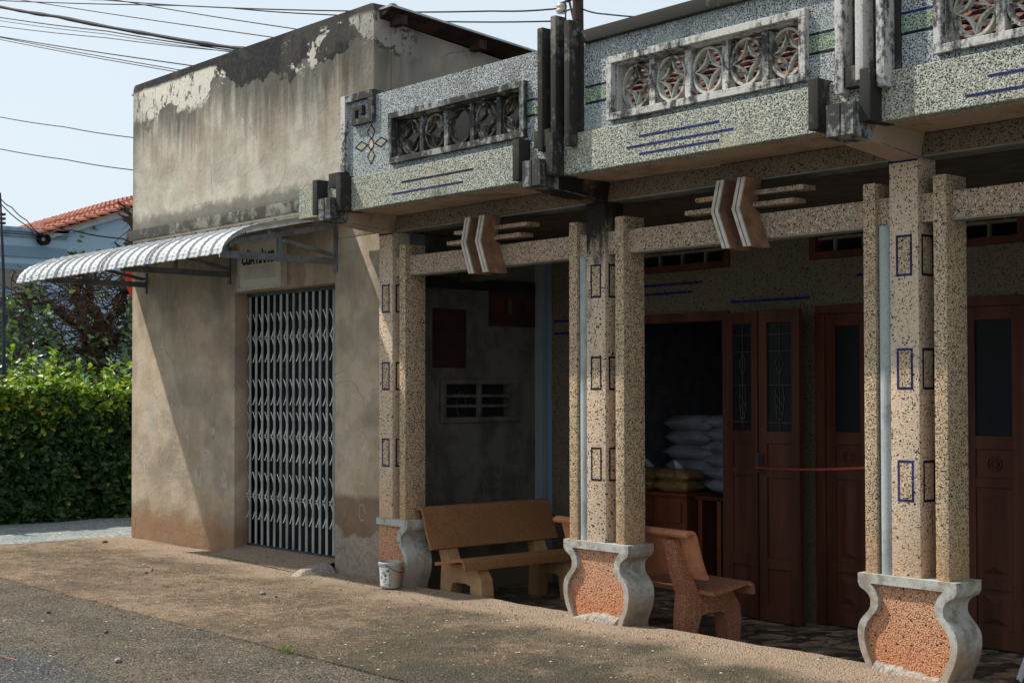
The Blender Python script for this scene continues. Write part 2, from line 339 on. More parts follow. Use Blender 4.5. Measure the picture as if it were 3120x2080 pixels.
def street_mat():
    g=G('street_rough_concrete',.95,.12)
    x,y=g.comp(0),g.comp(1)
    a,b,d=g.vor(62); a3,b3,d3=g.vor(24); f=g.noise(55,4,rough=.7); m=g.noise(2.2,7)
    br=g.mix(g.step(m,.35,.65),(.30,.25,.18),(.19,.165,.12))
    bl=g.mix(g.step(m,.35,.65),(.13,.14,.155),(.20,.205,.21))
    k=g.math('SUBTRACT',1.,g.step(g.math('ADD',g.math('ADD',y,g.math('MULTIPLY',x,-.0)),g.math('MULTIPLY',g.noise(1.5,6),1.3)),-3.35,-2.75))
    k=g.math('MAXIMUM',k,g.math('SUBTRACT',1.,g.step(x,-9.5,-7.2)))
    c=g.mix(k,br,bl)
    c=g.mix(g.math('MULTIPLY',g.step(f,.42,.60),.7),c,(.055,.05,.042))
    c=g.mix(g.math('MULTIPLY',b,.45),c,(.10,.09,.075))
    c=g.mix(g.math('MULTIPLY',g.math('LESS_THAN',a,.13),g.math('LESS_THAN',d,.5)),c,(.33,.31,.27))
    c=g.mix(g.math('MULTIPLY',g.math('GREATER_THAN',a,.86),g.math('LESS_THAN',d,.55)),c,(.03,.032,.035))
    c=g.mix(g.math('MULTIPLY',g.math('LESS_THAN',a3,.07),g.math('LESS_THAN',d3,.3)),c,(.05,.05,.055))
    c=g.mix(g.math('MULTIPLY',g.math('GREATER_THAN',a3,.94),g.math('LESS_THAN',d3,.28)),c,(.34,.33,.32))
    g.bump(g.math('ADD',g.math('MULTIPLY',d,-1.),g.math('MULTIPLY',f,1.6)),1.,.03)
    return g.col(c)
M['street']=street_mat()
def gravel():
    g=G('grey_gravel_road',.95,.12)
    a,b,d=g.vor(30); n=g.noise(2,5)
    c=g.mix(g.step(n,.35,.65),(.20,.23,.235),(.28,.30,.29)); c=g.mix(g.math('MULTIPLY',a,.5),c,(.10,.11,.11))
    c=g.mix(g.math('MULTIPLY',g.math('GREATER_THAN',b,.93),1.),c,(.42,.42,.40))
    g.bump(d,.8,.02); return g.col(c)
M['gravel']=gravel()
def floor_tile():
    g=G('patterned_floor_tile',.35,.4)
    a,b,d=g.vor(11,(1,.8,1)); a2,b2,d2=g.vor(28)
    c=g.ramp(a,[(0,(.05,.045,.035)),(.3,(.20,.15,.10)),(.55,(.36,.30,.23)),(.75,(.11,.12,.10)),(.9,(.38,.25,.17))],True)
    c=g.mix(g.math('MULTIPLY',g.math('LESS_THAN',a2,.4),.5),c,(.09,.08,.07))
    x,y=g.comp(0),g.comp(1)
    for ax in (x,y):
        fr=g.math('FRACT',g.math('MULTIPLY',ax,2.5)); k=g.math('LESS_THAN',fr,.02); c=g.mix(k,c,(.02,.018,.015))
    k=g.math('MULTIPLY',g.math('GREATER_THAN',y,1.60),g.math('LESS_THAN',y,1.615)); c=g.mix(k,c,(.01,.01,.01))
    return g.col(c)
M['ftile']=floor_tile()

# ---------------------------------------------------------------- mesh helpers
class MB:
    def __init__(s): s.v=[];s.f=[]
    def add(s,vs,fs):
        o=len(s.v); s.v+= [tuple(v) for v in vs]; s.f+= [tuple(i+o for i in f) for f in fs]; return s
    def box(s,x0,x1,y0,y1,z0,z1):
        return s.add([(x0,y0,z0),(x1,y0,z0),(x1,y1,z0),(x0,y1,z0),(x0,y0,z1),(x1,y0,z1),(x1,y1,z1),(x0,y1,z1)],
            [(0,3,2,1),(4,5,6,7),(0,1,5,4),(1,2,6,5),(2,3,7,6),(3,0,4,7)])
    def hexa(s,p): # 8 pts bottom 4 then top 4
        return s.add(p,[(0,3,2,1),(4,5,6,7),(0,1,5,4),(1,2,6,5),(2,3,7,6),(3,0,4,7)])
    def prism(s,pts,a,b,axis='y'):
        n=len(pts)
        def P(p,t):
            return {'y':(p[0],t,p[1]),'x':(t,p[0],p[1]),'z':(p[0],p[1],t)}[axis]
        vs=[P(p,a) for p in pts]+[P(p,b) for p in pts]
        fs=[tuple(range(n)),tuple(range(2*n-1,n-1,-1))]+[(i,i+n,(i+1)%n+n,(i+1)%n) for i in range(n)]
        return s.add(vs,fs)
    def ribbon(s,outer,inner,a,b,axis='y',close=False):
        n=len(outer); m=n if close else n-1
        for i in range(m):
            j=(i+1)%n
            s.prism([outer[i],outer[j],inner[j],inner[i]],a,b,axis)
        return s
    def tube(s,pts,r,seg=8,cap=True):
        pts=[Vector(p) for p in pts]; n=len(pts)
        rs=r if isinstance(r,(list,tuple)) else [r]*n
        o=len(s.v); up=Vector((0.13,.21,.97)).normalized()
        for i,p in enumerate(pts):
            t=(pts[min(i+1,n-1)]-pts[max(i-1,0)]).normalized()
            u=t.cross(up)
            if u.length<.05: u=t.cross(Vector((1,0,0)))
            u.normalize(); w=t.cross(u)
            for k in range(seg):
                a=2*math.pi*k/seg; s.v.append(tuple(p+u*math.cos(a)*rs[i]+w*math.sin(a)*rs[i]))
        for i in range(n-1):
            for k in range(seg):
                s.f.append((o+i*seg+k,o+i*seg+(k+1)%seg,o+(i+1)*seg+(k+1)%seg,o+(i+1)*seg+k))
        if cap:
            s.f.append(tuple(o+k for k in range(seg))[::-1]); s.f.append(tuple(o+(n-1)*seg+k for k in range(seg)))
        return s
    def lathe(s,prof,c,seg=32,caps=True):
        o=len(s.v)
        for r,z in prof:
            for k in range(seg):
                a=2*math.pi*k/seg; s.v.append((c[0]+r*math.cos(a),c[1]+r*math.sin(a),c[2]+z))
        for i in range(len(prof)-1):
            for k in range(seg):
                s.f.append((o+i*seg+k,o+i*seg+(k+1)%seg,o+(i+1)*seg+(k+1)%seg,o+(i+1)*seg+k))
        if caps: s.f.append(tuple(o+k for k in range(seg))[::-1])
        return s
    def build(s,name,mat,parent=None,bevel=0,smooth=False,label=None,loc=None,root=None,**kw):
        off=Vector(loc) if loc is not None else (OFF.get(parent.name,Vector((0,0,0))) if parent else Vector((0,0,0)))
        me=bpy.data.meshes.new(name); me.from_pydata([tuple(Vector(v)-off) for v in s.v],[],s.f); me.update()
        bm=bmesh.new(); bm.from_mesh(me)
        bmesh.ops.recalc_face_normals(bm,faces=bm.faces)
        if bevel:
            es=[e for e in bm.edges if len(e.link_faces)==2 and e.calc_face_angle(0)>.6]
            try: bmesh.ops.bevel(bm,geom=es,offset=bevel,segments=2,profile=.6,affect='EDGES',clamp_overlap=True)
            except Exception: pass
        bm.to_mesh(me); bm.free()
        if smooth:
            for p in me.polygons: p.use_smooth=True
            me.set_sharp_from_angle(angle=R(38))
        o=bpy.data.objects.new(name,me); C.objects.link(o)
        for m in (mat if isinstance(mat,(list,tuple)) else [mat]): me.materials.append(m if not isinstance(m,str) else M[m])
        if parent:
            o.parent=parent; OFF[o.name]=off
        else:
            o.location=off; OFF[o.name]=off
        if label: o['label']=label
        return o
def thing(name,label,cat,loc=(0,0,0),group=None):
    o=bpy.data.objects.new(name,None); C.objects.link(o); o.location=loc; o.empty_display_size=.2
    OFF[o.name]=Vector(loc); o['label']=label; o['category']=cat
    if group: o['group']=group
    return o
def tag(o,label,cat,group=None):
    o['label']=label; o['category']=cat
    if group: o['group']=group
    return o
def copy_tree(o,loc,label,parent=None):
    c=o.copy(); C.objects.link(c)
    if parent is None: c.location=loc; c['label']=label
    else: c.parent=parent
    for ch in [x for x in bpy.data.objects if x.parent==o]: copy_tree(ch,None,None,c)
    return c
def struct(mb,name,mat,**k):
    o=mb.build(name,mat,**k); o['kind']='structure'; return o
def text(name,body,mat,parent,size,origin,xdir=(1,0,0),zdir=(0,0,1),depth=.003,sx=1.,bold=.0):
    cu=bpy.data.curves.new(name,'FONT'); cu.body=body; cu.size=size; cu.extrude=depth; cu.offset=bold; cu.resolution_u=3
    t=bpy.data.objects.new(name+'_tmp',cu); C.objects.link(t)
    dg=bpy.context.evaluated_depsgraph_get(); me=bpy.data.meshes.new_from_object(t.evaluated_get(dg))
    bpy.data.objects.remove(t); bpy.data.curves.remove(cu)
    X=Vector(xdir).normalized(); Z=Vector(zdir).normalized(); Y=X.cross(Z)*-1
    off=OFF.get(parent.name,Vector((0,0,0)))
    for v in me.vertices:
        p=v.co.copy(); v.co=Vector(origin)+X*p.x*sx+Z*p.y-(X.cross(Z))*(-p.z)*1.0-off
    me.materials.clear(); me.materials.append(M[mat])
    o=bpy.data.objects.new(name,me); C.objects.link(o); o.parent=parent; OFF[o.name]=off
    return o

# ---------------------------------------------------------------- ground
def sheet(x0,x1,y0,y1,z,nx,ny,amp,seed,edge=None):
    from mathutils import noise
    mb=MB()
    for j in range(ny+1):
        for i in range(nx+1):
            x=x0+(x1-x0)*i/nx; y=y0+(y1-y0)*j/ny
            xx,yy=x,y
            if edge: xx,yy=edge(x,y,i,j,nx,ny)
            zz=z+amp*noise.noise(Vector((xx*1.3+seed,yy*1.3,0)))+amp*.4*noise.noise(Vector((xx*6+seed,yy*6,0)))
            mb.v.append((xx,yy,zz))
    for j in range(ny):
        for i in range(nx):
            a=j*(nx+1)+i; mb.f.append((a,a+1,a+nx+2,a+nx+1))
    return mb
from mathutils import noise as NZ
g=MB(); g.add([(-400,-300,-.2),(300,-300,-.2),(300,400,-.2),(-400,400,-.2)],[(0,1,2,3)])
struct(g,'ground','gravel')
g=sheet(-60,-7.6,-40,40,-.02,60,60,.004,5)
struct(g,'gravel_road','gravel')
def eg(x,y,i,j,nx,ny):
    if j==ny: y+= .018*NZ.noise(Vector((x*3,1,0)))
    if i==0: x+=.25*NZ.noise(Vector((2,y*.9,0)))-.1
    return x,y
g=sheet(-8.6,14,-2.405,-14,-.012,150,80,.006,3)
struct(g,'street','street')
def ea(x,y,i,j,nx,ny):
    if j==ny: y=.15+.035*NZ.noise(Vector((x*1.1,3,0)))+.018*NZ.noise(Vector((x*7,3,0)))
    if j==0: y=-2.4+.02*NZ.noise(Vector((x*2.3,1,0)))
    if i==0: x+=.30*NZ.noise(Vector((2,y*.9,0)))+.12*NZ.noise(Vector((2,y*4,0)))
    return x,y
g=sheet(-8.25,14,-2.4,.15,0,260,40,.008,1,ea)
# front lip drops to the porch floor, outer edge to the road
nx,ny=260,40
top=list(g.v)
o=len(g.v)
for i in range(nx+1):
    v=top[ny*(nx+1)+i]; g.v.append((v[0],v[1]+.02,-.2))
for i in range(nx): g.f.append((ny*(nx+1)+i,ny*(nx+1)+i+1,o+i+1,o+i))
o=len(g.v)
for i in range(nx+1):
    v=top[i]; g.v.append((v[0],v[1]-.004,-.05))
for i in range(nx): g.f.append((i,i+1,o+i+1,o+i))
struct(g,'pavement','apron',smooth=True)
g=MB(); g.box(-2.9,9,.155,7,-.3,-.17); struct(g,'porch_floor','ftile')
# sloping threshold before the gate
g=MB()
n=24
for i in range(n+1):
    x=-5.80+2.02*i/n
    wob=.05*NZ.noise(Vector((x*3,0,7)))
    out=-.02+wob-.16*(i/n)
    if i in(0,): out=.16
    z0=.006; g.v+= [(x,.62,.10),(x,.33,.10),(x,.24+wob*.3,.095),(x,(.24+out)/2,.062+wob*.2),(x,out,z0)]
for i in range(n):
    for k in range(4):
        a=i*5+k; g.f.append((a,a+1,a+6,a+5))
struct(g,'threshold_ramp','apron',smooth=True)
g=MB(); 
pts=[(-3.66,.12,.0),(-3.66,-.30,.0),(-3.72,-.36,.0),(-3.85,-.25,.0),(-4.0,-.05,.0),(-4.1,.1,.0),(-3.95,.2,.0)]
tp=[(-3.70,.1,.07),(-3.70,-.2,.055),(-3.74,-.28,.03),(-3.84,-.18,.045),(-3.96,-.02,.05),(-4.03,.08,.06),(-3.92,.16,.085)]
g.add(pts+tp,[tuple(range(7,14))]+[(i,(i+1)%7,(i+1)%7+7,i+7) for i in range(7)])
tag(g.build('mortar_lump','brokenplaster',bevel=.012,smooth=True),'broken wedge of mortar on the ramp beside the steel gate','mortar wedge')

# ---------------------------------------------------------------- house with porch
H=thing('terrazzo_house','long low house with terrazzo porch columns and blue grey pebble parapet','house')
PX=2.72
def vase_prof():
    L=[(-.352,.534),(-.335,.505),(-.30,.485),(-.272,.46),(-.260,.43),(-.262,.39),(-.285,.355),(-.32,.318),(-.345,.28),(-.355,.23),(-.350,.165),(-.332,.10),(-.305,.045),(-.28,-.02)]
    I=[(-.262,.534),(-.235,.505),(-.215,.475),(-.204,.445),(-.203,.41),(-.217,.37),(-.247,.335),(-.28,.295),(-.302,.25),(-.307,.20),(-.300,.15),(-.282,.095),(-.256,.045),(-.228,-.02)]
    return L,I
def smoothp(p,n=3):
    out=[]
    for i in range(len(p)-1):
        a=p[max(i-1,0)];b=p[i];c=p[i+1];d=p[min(i+2,len(p)-1)]
        for k in range(n):
            t=k/n
            out.append(tuple(.5*((2*b[q])+(-a[q]+c[q])*t+(2*a[q]-5*b[q]+4*c[q]-d[q])*t*t+(-a[q]+3*b[q]-3*c[q]+d[q])*t**3) for q in (0,1)))
    out.append(p[-1]); return out
LP,IP=vase_prof()
g=G('terrazzo_soot',.92,.2)
a,b,d=g.vor(1/.0115)
_z=g.comp(2); _x=g.comp(0)
c=g.mix(g.step(g.noise(2.2,5),.35,.65),(.63,.50,.37),(.63,.475,.335)); c=g.mix(g.math('MULTIPLY',g.step(b,0,1),.55),c,(.36,.275,.205))
c=g.mix(g.math('MULTIPLY',g.math('LESS_THAN',a,.13),g.math('LESS_THAN',d,.6)),c,(.016,.015,.013))
a2,b2,d2=g.vor(1/.030); c=g.mix(g.math('MULTIPLY',g.math('LESS_THAN',a2,.07),g.math('LESS_THAN',d2,.33)),c,(.04,.038,.034))
_n=g.noise(9,6,(1,1,.35),rough=.7)
_s=g.step(g.math('SUBTRACT',g.math('ADD',_z,g.math('MULTIPLY',g.math('SUBTRACT',_n,.5),.9)),g.math('MULTIPLY',_x,1.2)),2.62,2.95)
_s2=g.math('MULTIPLY',g.step(_z,2.0,2.7),g.step(g.math('SUBTRACT',-.03,_x),0.,.05))
c=g.mix(g.math('MULTIPLY',_s,.97),c,(.012,.010,.009)); c=g.mix(g.math('MULTIPLY',_s2,g.math('MULTIPLY',g.step(_n,.42,.6),.8)),c,(.02,.018,.015))
g.bump(g.math('ADD',d,g.noise(90,2)),.55,.004); M['ter_soot']=g.col(c)
def column(cx,half=False,pipe=True,lab=''):
    # the middle post is the column itself
    y0=.03
    mid=MB()
    x0,x1=cx-.12,cx+.085
    mid.box(x0,x1,y0,y0+.20,.592,3.17)
    col=mid.build('column','ter_soot' if abs(cx)<.1 else 'ter_pink',H,bevel=.007,smooth=True,label=lab)
    # blue incised rectangles on front and right face
    for zt in (2.70,2.0,1.31):
        zb=zt-.255; w=.015; fr=MB(); pn=MB(); f2=MB()
        a,b=cx-.073,cx+.042
        for (p,q,r,s_) in ((a,b,zt-w,zt),(a,b,zb,zb+w),(a,a+w,zb+w,zt-w),(b-w,b,zb+w,zt-w)): fr.box(p,q,y0-.002,y0+.004,r,s_)
        c,d=y0+.035,y0+.165
        for (p,q,r,s_) in ((c,d,zt-w,zt),(c,d,zb,zb+w),(c,c+w,zb+w,zt-w),(d-w,d,zb+w,zt-w)): f2.box(x1-.004,x1+.002,p,q,r,s_)
        pn.box(a+w+.001,b-w-.001,y0-.001,y0+.003,zb+w+.001,zt-w-.001)
        bm_='blue' if cx>1 or cx<-1 else 'blueblack'
        fr.build('blue_outline',bm_,col); f2.build('blue_outline','blueblack',col); pn.build('outlined_panel','ter_tan',col)
    fr=MB()
    fr.box(x0-.001,x1+.001,y0-.003,y0+.003,3.150,3.168)
    fr.build('blue_collar','blue' if cx>1 else 'blueblack',col)
    for a,b in (([] if half else [(cx-.315,cx-.225)])+[(cx+.19,cx+.28)]):
        p=MB(); p.box(a,b,y0,y0+.225,.592,3.045); p.build('side_post','ter_tan',col,bevel=.006,smooth=True)
    if not half:
        p=MB(); p.box(cx-.226,cx-.119,y0+.03,y0+.17,2.77,2.945); p.build('tie_block','ter_beam',col,bevel=.004)
    p=MB(); p.box(cx+.084,cx+.191,y0+.03,y0+.17,2.77,2.945); p.build('tie_block','ter_beam',col,bevel=.004)
    # vase-shaped base
    L=smoothp(LP,3); I=smoothp(IP,3)
    left=None
    b=MB()
    Rr=[(-x,z) for x,z in L]; RI=[(-x,z) for x,z in I]
    L2=[(cx+x,z) for x,z in L]; I2=[(cx+x,z) for x,z in I]; R2=[(cx+x-.006,z) for x,z in Rr]; RI2=[(cx+x-.006,z) for x,z in RI]
    D=.275
    if not half: b.ribbon(L2,I2,0,D)
    b.ribbon(R2,RI2,0,D)
    xl=cx-.12 if half else cx-.262
    b.box(xl if half else L2[0][0],R2[0][0],0.0,D,.534,.593)
    # deeper plinth running down behind the pavement edge
    bb=b.build('base_frame','vase',col,bevel=0,smooth=True)
    p=MB()
    if half:
        pass
    else:
        pass
    # fan of quads
    m=MB()
    if half:
        rr=[(x+.004,z) for x,z in RI2]
        for i in range(len(rr)-1): m.prism([(xl,rr[i][1]),rr[i],rr[i+1],(xl,rr[i+1][1])],.032,D-.03)
    else:
        ll=[(x-.004,z) for x,z in I2]; rr=[(x+.004,z) for x,z in RI2]
        for i in range(len(rr)-1): m.prism([ll[i],rr[i],rr[i+1],ll[i+1]],.032,D-.03)
    m.build('base_panel','ter_orange',col)
    pl=MB(); pl.box((xl if half else cx-.28),cx+.27,.08,D+.02,-.25,.0); pl.build('plinth','vase2',col)
    if not half:
        mr=MB(); random.seed(int(cx*10)+3); pts=[]
        n=26
        for i in range(n+1):
            x=cx-.235+.46*i/n; h=.035+.045*math.sin(i/n*2.4+.6)*(.6+.4*random.random()) if cx<1 else .055*max(.15,1-i/n)*(.8+.5*random.random())
            if cx<1: h*=(i/n)**.5*1.2
            pts.append((x,max(.008,h)))
        for i in range(n): 
            mr.hexa([(pts[i][0],-.03-.02*random.random(),-.01),(pts[i+1][0],-.03,-.01),(pts[i+1][0],.035,-.01),(pts[i][0],.035,-.01),(pts[i][0],.0,pts[i][1]*.7),(pts[i+1][0],.0,pts[i+1][1]*.7),(pts[i+1][0],.03,pts[i+1][1]),(pts[i][0],.03,pts[i][1])])
        mr.build('mortar_patch','brokenplaster',col)
    if pipe:
        q=MB(); q.tube([(cx-.1725,y0+.055,.593),(cx-.1725,y0+.055,2.77)],.051,24); q.build('drain_pipe','pvc',col,smooth=True)
    return col
column(-PX,True,False,'narrow half column against the stained shop wall')
column(0,False,True,'middle column with black soot streak at its head')
column(PX,False,True,'nearest column with bright blue outlined rectangles')
# soot on the head of the middle column: a thin stained render coat
# porch beams
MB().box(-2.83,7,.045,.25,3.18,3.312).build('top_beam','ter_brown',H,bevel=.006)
b=MB(); b.box(-2.83,7,.055,.245,3.172,3.1795); b.build('beam_underside','beam_under',H)
for a,c in ((-PX+.28,-.315),(.28,PX-.315),(PX+.28,7)):
    t=MB().box(a,c,.075,.22,2.775,2.945).build('lower_beam','ter_beam',H,bevel=.005)
    u=MB(); u.box(a+.001,c-.001,.08,.215,2.768,2.7745); u.build('beam_underside','beam_under',t)
# chevron ornaments
for cx in (-1.28,1.45):
    ps=[]
    for k,dx in enumerate((-.115,.07)):
        x=cx+dx; w=.064
        z=[3.172,2.965,2.705]; xs=[x+.0,x-.055,x+.045]
        pl=MB()
        for i in range(2):
            pl.hexa([(xs[i+1],-.12,z[i+1]),(xs[i+1]+w,-.12,z[i+1]),(xs[i+1]+w,.044 if i==0 else .0745,z[i+1]),(xs[i+1],.044 if i==0 else .0745,z[i+1]),
                     (xs[i],-.12,z[i]),(xs[i]+w,-.12,z[i]),(xs[i]+w,.044 if i==0 else .0745,z[i]),(xs[i],.044 if i==0 else .0745,z[i])])
        p=pl.build('chevron_plate','chev_side',H,label='twin-edged bent plate over the porch beam')
        f=MB()
        for i in range(2):
            for (u0,u1) in ((0,.026),(.036,w)):
                f.hexa([(xs[i+1]+u0,-.134,z[i+1]),(xs[i+1]+u1,-.134,z[i+1]),(xs[i+1]+u1,-.121,z[i+1]),(xs[i+1]+u0,-.121,z[i+1]),
                        (xs[i]+u0,-.134,z[i]),(xs[i]+u1,-.134,z[i]),(xs[i]+u1,-.121,z[i]),(xs[i]+u0,-.121,z[i])])
        f.build('face_strip','chev_face',p)
        gr=MB()
        for i in range(2):
            gr.hexa([(xs[i+1]+.0265,-.128,z[i+1]+.002),(xs[i+1]+.0355,-.128,z[i+1]+.002),(xs[i+1]+.0355,-.1205,z[i+1]+.002),(xs[i+1]+.0265,-.1205,z[i+1]+.002),
                    (xs[i]+.0265,-.128,z[i]),(xs[i]+.0355,-.128,z[i]),(xs[i]+.0355,-.1205,z[i]),(xs[i]+.0265,-.1205,z[i])])
        gr.build('groove','blue' if cx>0 else 'blueblack',p)
    for (a,c,z0) in ((cx-.43,cx+.51,3.065),(cx-.53,cx+.43,2.985)):
        MB().box(a,c,.0,.135,z0-.002,z0+.030).build('ornament_bar','ter_beam',H,bevel=.003)
# soffit
b=MB(); b.box(-3.38,7,-.455,.04,3.313,3.36); b.build('soffit','soffit',H)
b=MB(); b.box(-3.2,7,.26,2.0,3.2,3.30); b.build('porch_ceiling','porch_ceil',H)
# ---- parapet
YP=-.45
def panel_with_hole(x0,x1,z0,z1,hx0,hx1,hz0,hz1,y0,y1,name,mat):
    m=MB()
    m.box(x0,hx0,y0,y1,z0,z1); m.box(hx1,x1,y0,y1,z0,z1); m.box(hx0,hx1,y0,y1,z0,hz0); m.box(hx0,hx1,y0,y1,hz1,z1)
    return m.build(name,mat,H)
def screen(x0,x1,z0,z1,n,trim,blk,missing=(),lab=None):
    # outer trim
    w=.05
    m=MB(); 
    m.box(x0,x1,YP-.045,YP-.0,z1-w,z1); m.box(x0,x1,YP-.045,YP-.0,z0,z0+w); m.box(x0,x0+w,YP-.044,YP-.0,z0+w,z1-w); m.box(x1-w,x1,YP-.044,YP-.0,z0+w,z1-w)
    o=m.build('vent_screen',trim,H,label=lab,bevel=.004)
    X0,X1,Z0,Z1=x0+w,x1-w,z0+w,z1-w
    m=MB(); m.box(X0,X1,YP+.001,YP+.12,Z0-.004,Z0+.012); m.box(X0,X1,YP+.001,YP+.12,Z1-.012,Z1+.004); m.box(X0-.004,X0+.02,YP+.002,YP+.12,Z0,Z1); m.box(X1-.02,X1+.004,YP+.002,YP+.12,Z0,Z1)
    m.build('reveal',blk,o)
    mw=.052; cw=((X1-X0-.04)-(n-1)*mw)/n
    for i in range(n):
        a=X0+.02+i*(cw+mw); b_=a+cw
        if i<n-1: MB().box(b_,b_+mw,YP+.03,YP+.11,Z0+.012,Z1-.012).build('mullion',trim,o,bevel=.004)
        cx,cz=(a+b_)/2,(Z0+Z1)/2; rx=cw/2-.002; rz=(Z1-Z0)/2-.018
        m=MB(); N=36
        for k in range(N):
            t0,t1=2*math.pi*k/N,2*math.pi*(k+1)/N
            q=[(cx+rx*math.cos(t0),cz+rz*math.sin(t0)),(cx+rx*math.cos(t1),cz+rz*math.sin(t1)),(cx+(rx-.016)*math.cos(t1),cz+(rz-.018)*math.sin(t1)),(cx+(rx-.016)*math.cos(t0),cz+(rz-.018)*math.sin(t0))]
            m.prism(q,YP+.045,YP+.10)
        # corner fillets towards the square
        if i not in missing:
            for sx in (1,-1):
                for sz in (1,-1):
                    # concave side of the four-pointed star
                    K=9
                    def P(t,o_):
                        bx_=2*t*(1-t)*.20+t*t; bz_=(1-t)**2+2*t*(1-t)*.20
                        k_=1-o_*(.55+1.6*t*(1-t))
                        return (cx+sx*(rx-.008)*bx_*k_,cz+sz*(rz-.008)*bz_*k_)
                    for k in range(K):
                        t0,t1=k/K,(k+1)/K
                        m.prism([P(t0,0),P(t1,0),P(t1,.26),P(t0,.26)],YP+.05,YP+.088)
        m.build('vent_block',blk,o,label='broken vent block, only its ring left' if i in missing else None)
    return o
bz0,bz1=3.31,3.60
# bay 1
panel_with_hole(-2.64,.0,3.58,4.285,-1.94,-.31,3.70,4.03,YP,YP+.12,'parapet_wall','peb_grey')
screen(-1.985,-.255,3.65,4.08,5,'grime2','block',(2,),'grimy vent screen with one star broken out')
MB().box(-3.385,.0,YP-.035,YP+.10,bz0,bz1).build('lower_band','peb_light',H,bevel=.006)
# bay 2
panel_with_hole(.0,PX,3.58,4.24,.69,2.305,3.69,4.04,YP,YP+.12,'parapet_wall','peb_grey')
screen(.63,2.36,3.64,4.09,5,'frame_pale','block_b',(),'pale vent screen with roof tiles seen through it')
MB().box(.0,PX,YP-.035,YP+.10,bz0,bz1).build('lower_band','peb_light',H,bevel=.006)
MB().box(.38,PX+1.3,YP-.05,YP+.14,4.235,4.33).build('coping','grime',H,bevel=.012,smooth=True)
# bay 3
panel_with_hole(PX,7,3.58,4.24,3.31,4.94,3.69,4.04,YP,YP+.12,'parapet_wall','peb_grey')
screen(3.255,4.985,3.64,4.09,5,'frame_pale','block_b',(),'pale vent screen nearest the camera')
MB().box(PX,7,YP-.035,YP+.10,bz0,bz1).build('lower_band','peb_light',H,bevel=.006)
# grooves and green strips
def stripe(a,b,z,m,y=YP-.035,h=.016): MB().box(a,b,y-.002,y+.004,z-h/2,z+h/2).build('groove_line',m,H)
for a,b in ((-.255,-.03),(.38,.63),(2.36,2.66),(2.98,3.255)):
    stripe(a,b,3.925,'blueblack' if a<2.9 else 'blue',YP); stripe(a,b,3.805,'blueblack',YP)
    MB().box(a,b,YP-.003,YP+.004,3.814,3.916).build('green_strip','peb_green',H)
for a,b,z,m in ((-1.80,-.86,3.478,'blueblack'),(-1.94,-.985,3.392,'blue'),(.94,1.66,3.490,'blue'),(.82,1.78,3.425,'blue'),(.94,1.66,3.368,'blue'),(3.59,4.5,3.462,'blue'),(3.45,4.6,3.372,'blue')): stripe(a,b,z,m)
# left end of the parapet: strip, key scroll, flower
MB().box(-2.76,-2.70,YP+.10,YP+.35,3.6,4.26).build('end_wall','peb_grey',H)
m=MB(); m.box(-2.70,-2.63,YP-.04,YP+.18,3.66,4.33); 
m.build('end_pilaster','frame_pale',H,bevel=.004)
m=MB(); m.box(-2.629,-2.215,YP-.04,YP+.18,4.265,4.33); m.box(-2.285,-2.215,YP-.04,YP-.001,4.05,4.264); m.box(-2.53,-2.286,YP-.04,YP-.001,4.05,4.105); m.box(-2.53,-2.475,YP-.04,YP-.001,4.106,4.215); m.box(-2.474,-2.37,YP-.04,YP-.001,4.175,4.215); m.box(-2.42,-2.37,YP-.04,YP-.001,4.135,4.174)
m.build('key_scroll','grime2',H,bevel=.004)
fm=MB(); cx,cz=-2.285,3.865
def line(p,q,w=.011):
    d=Vector((q[0]-p[0],q[1]-p[1])); n=Vector((-d.y,d.x)).normalized()*w/2
    e=d.normalized()*.004
    fm.prism([(p[0]+n.x-e.x,p[1]+n.y-e.y),(q[0]+n.x+e.x,q[1]+n.y+e.y),(q[0]-n.x+e.x,q[1]-n.y+e.y),(p[0]-n.x-e.x,p[1]-n.y-e.y)],YP-.003,YP+.004)
pt=MB()
for (dx,dz) in ((0,1),(0,-1),(1,0),(-1,0)):
    a=(cx+dx*.055,cz+dz*.045); c=(cx+dx*.235,cz+dz*.17)
    mx_,mz_=cx+dx*.145,cz+dz*.105
    w_=.055 if dx==0 else .04
    b_=(mx_+dz*w_,mz_+dx*w_); d_=(mx_-dz*w_,mz_-dx*w_)
    for p,q in ((a,b_),(b_,c),(c,d_),(d_,a)): line(p,q)
    pt.prism([a,b_,c,d_],YP-.0015,YP+.003)
for k in range(12):
    t0,t1=2*math.pi*k/12,2*math.pi*(k+1)/12
    line((cx+.035*math.cos(t0),cz+.045*math.sin(t0)),(cx+.035*math.cos(t1),cz+.045*math.sin(t1)),.009)
fm.build('flower_outline','blueblack',H); pt.build('flower_petals','peb_light',H)
m=MB(); m.prism([(cx+.028*math.cos(t*.5236),cz+.036*math.sin(t*.5236)) for t in range(12)],YP-.002,YP+.003); m.build('flower_centre','ter_pink',H)
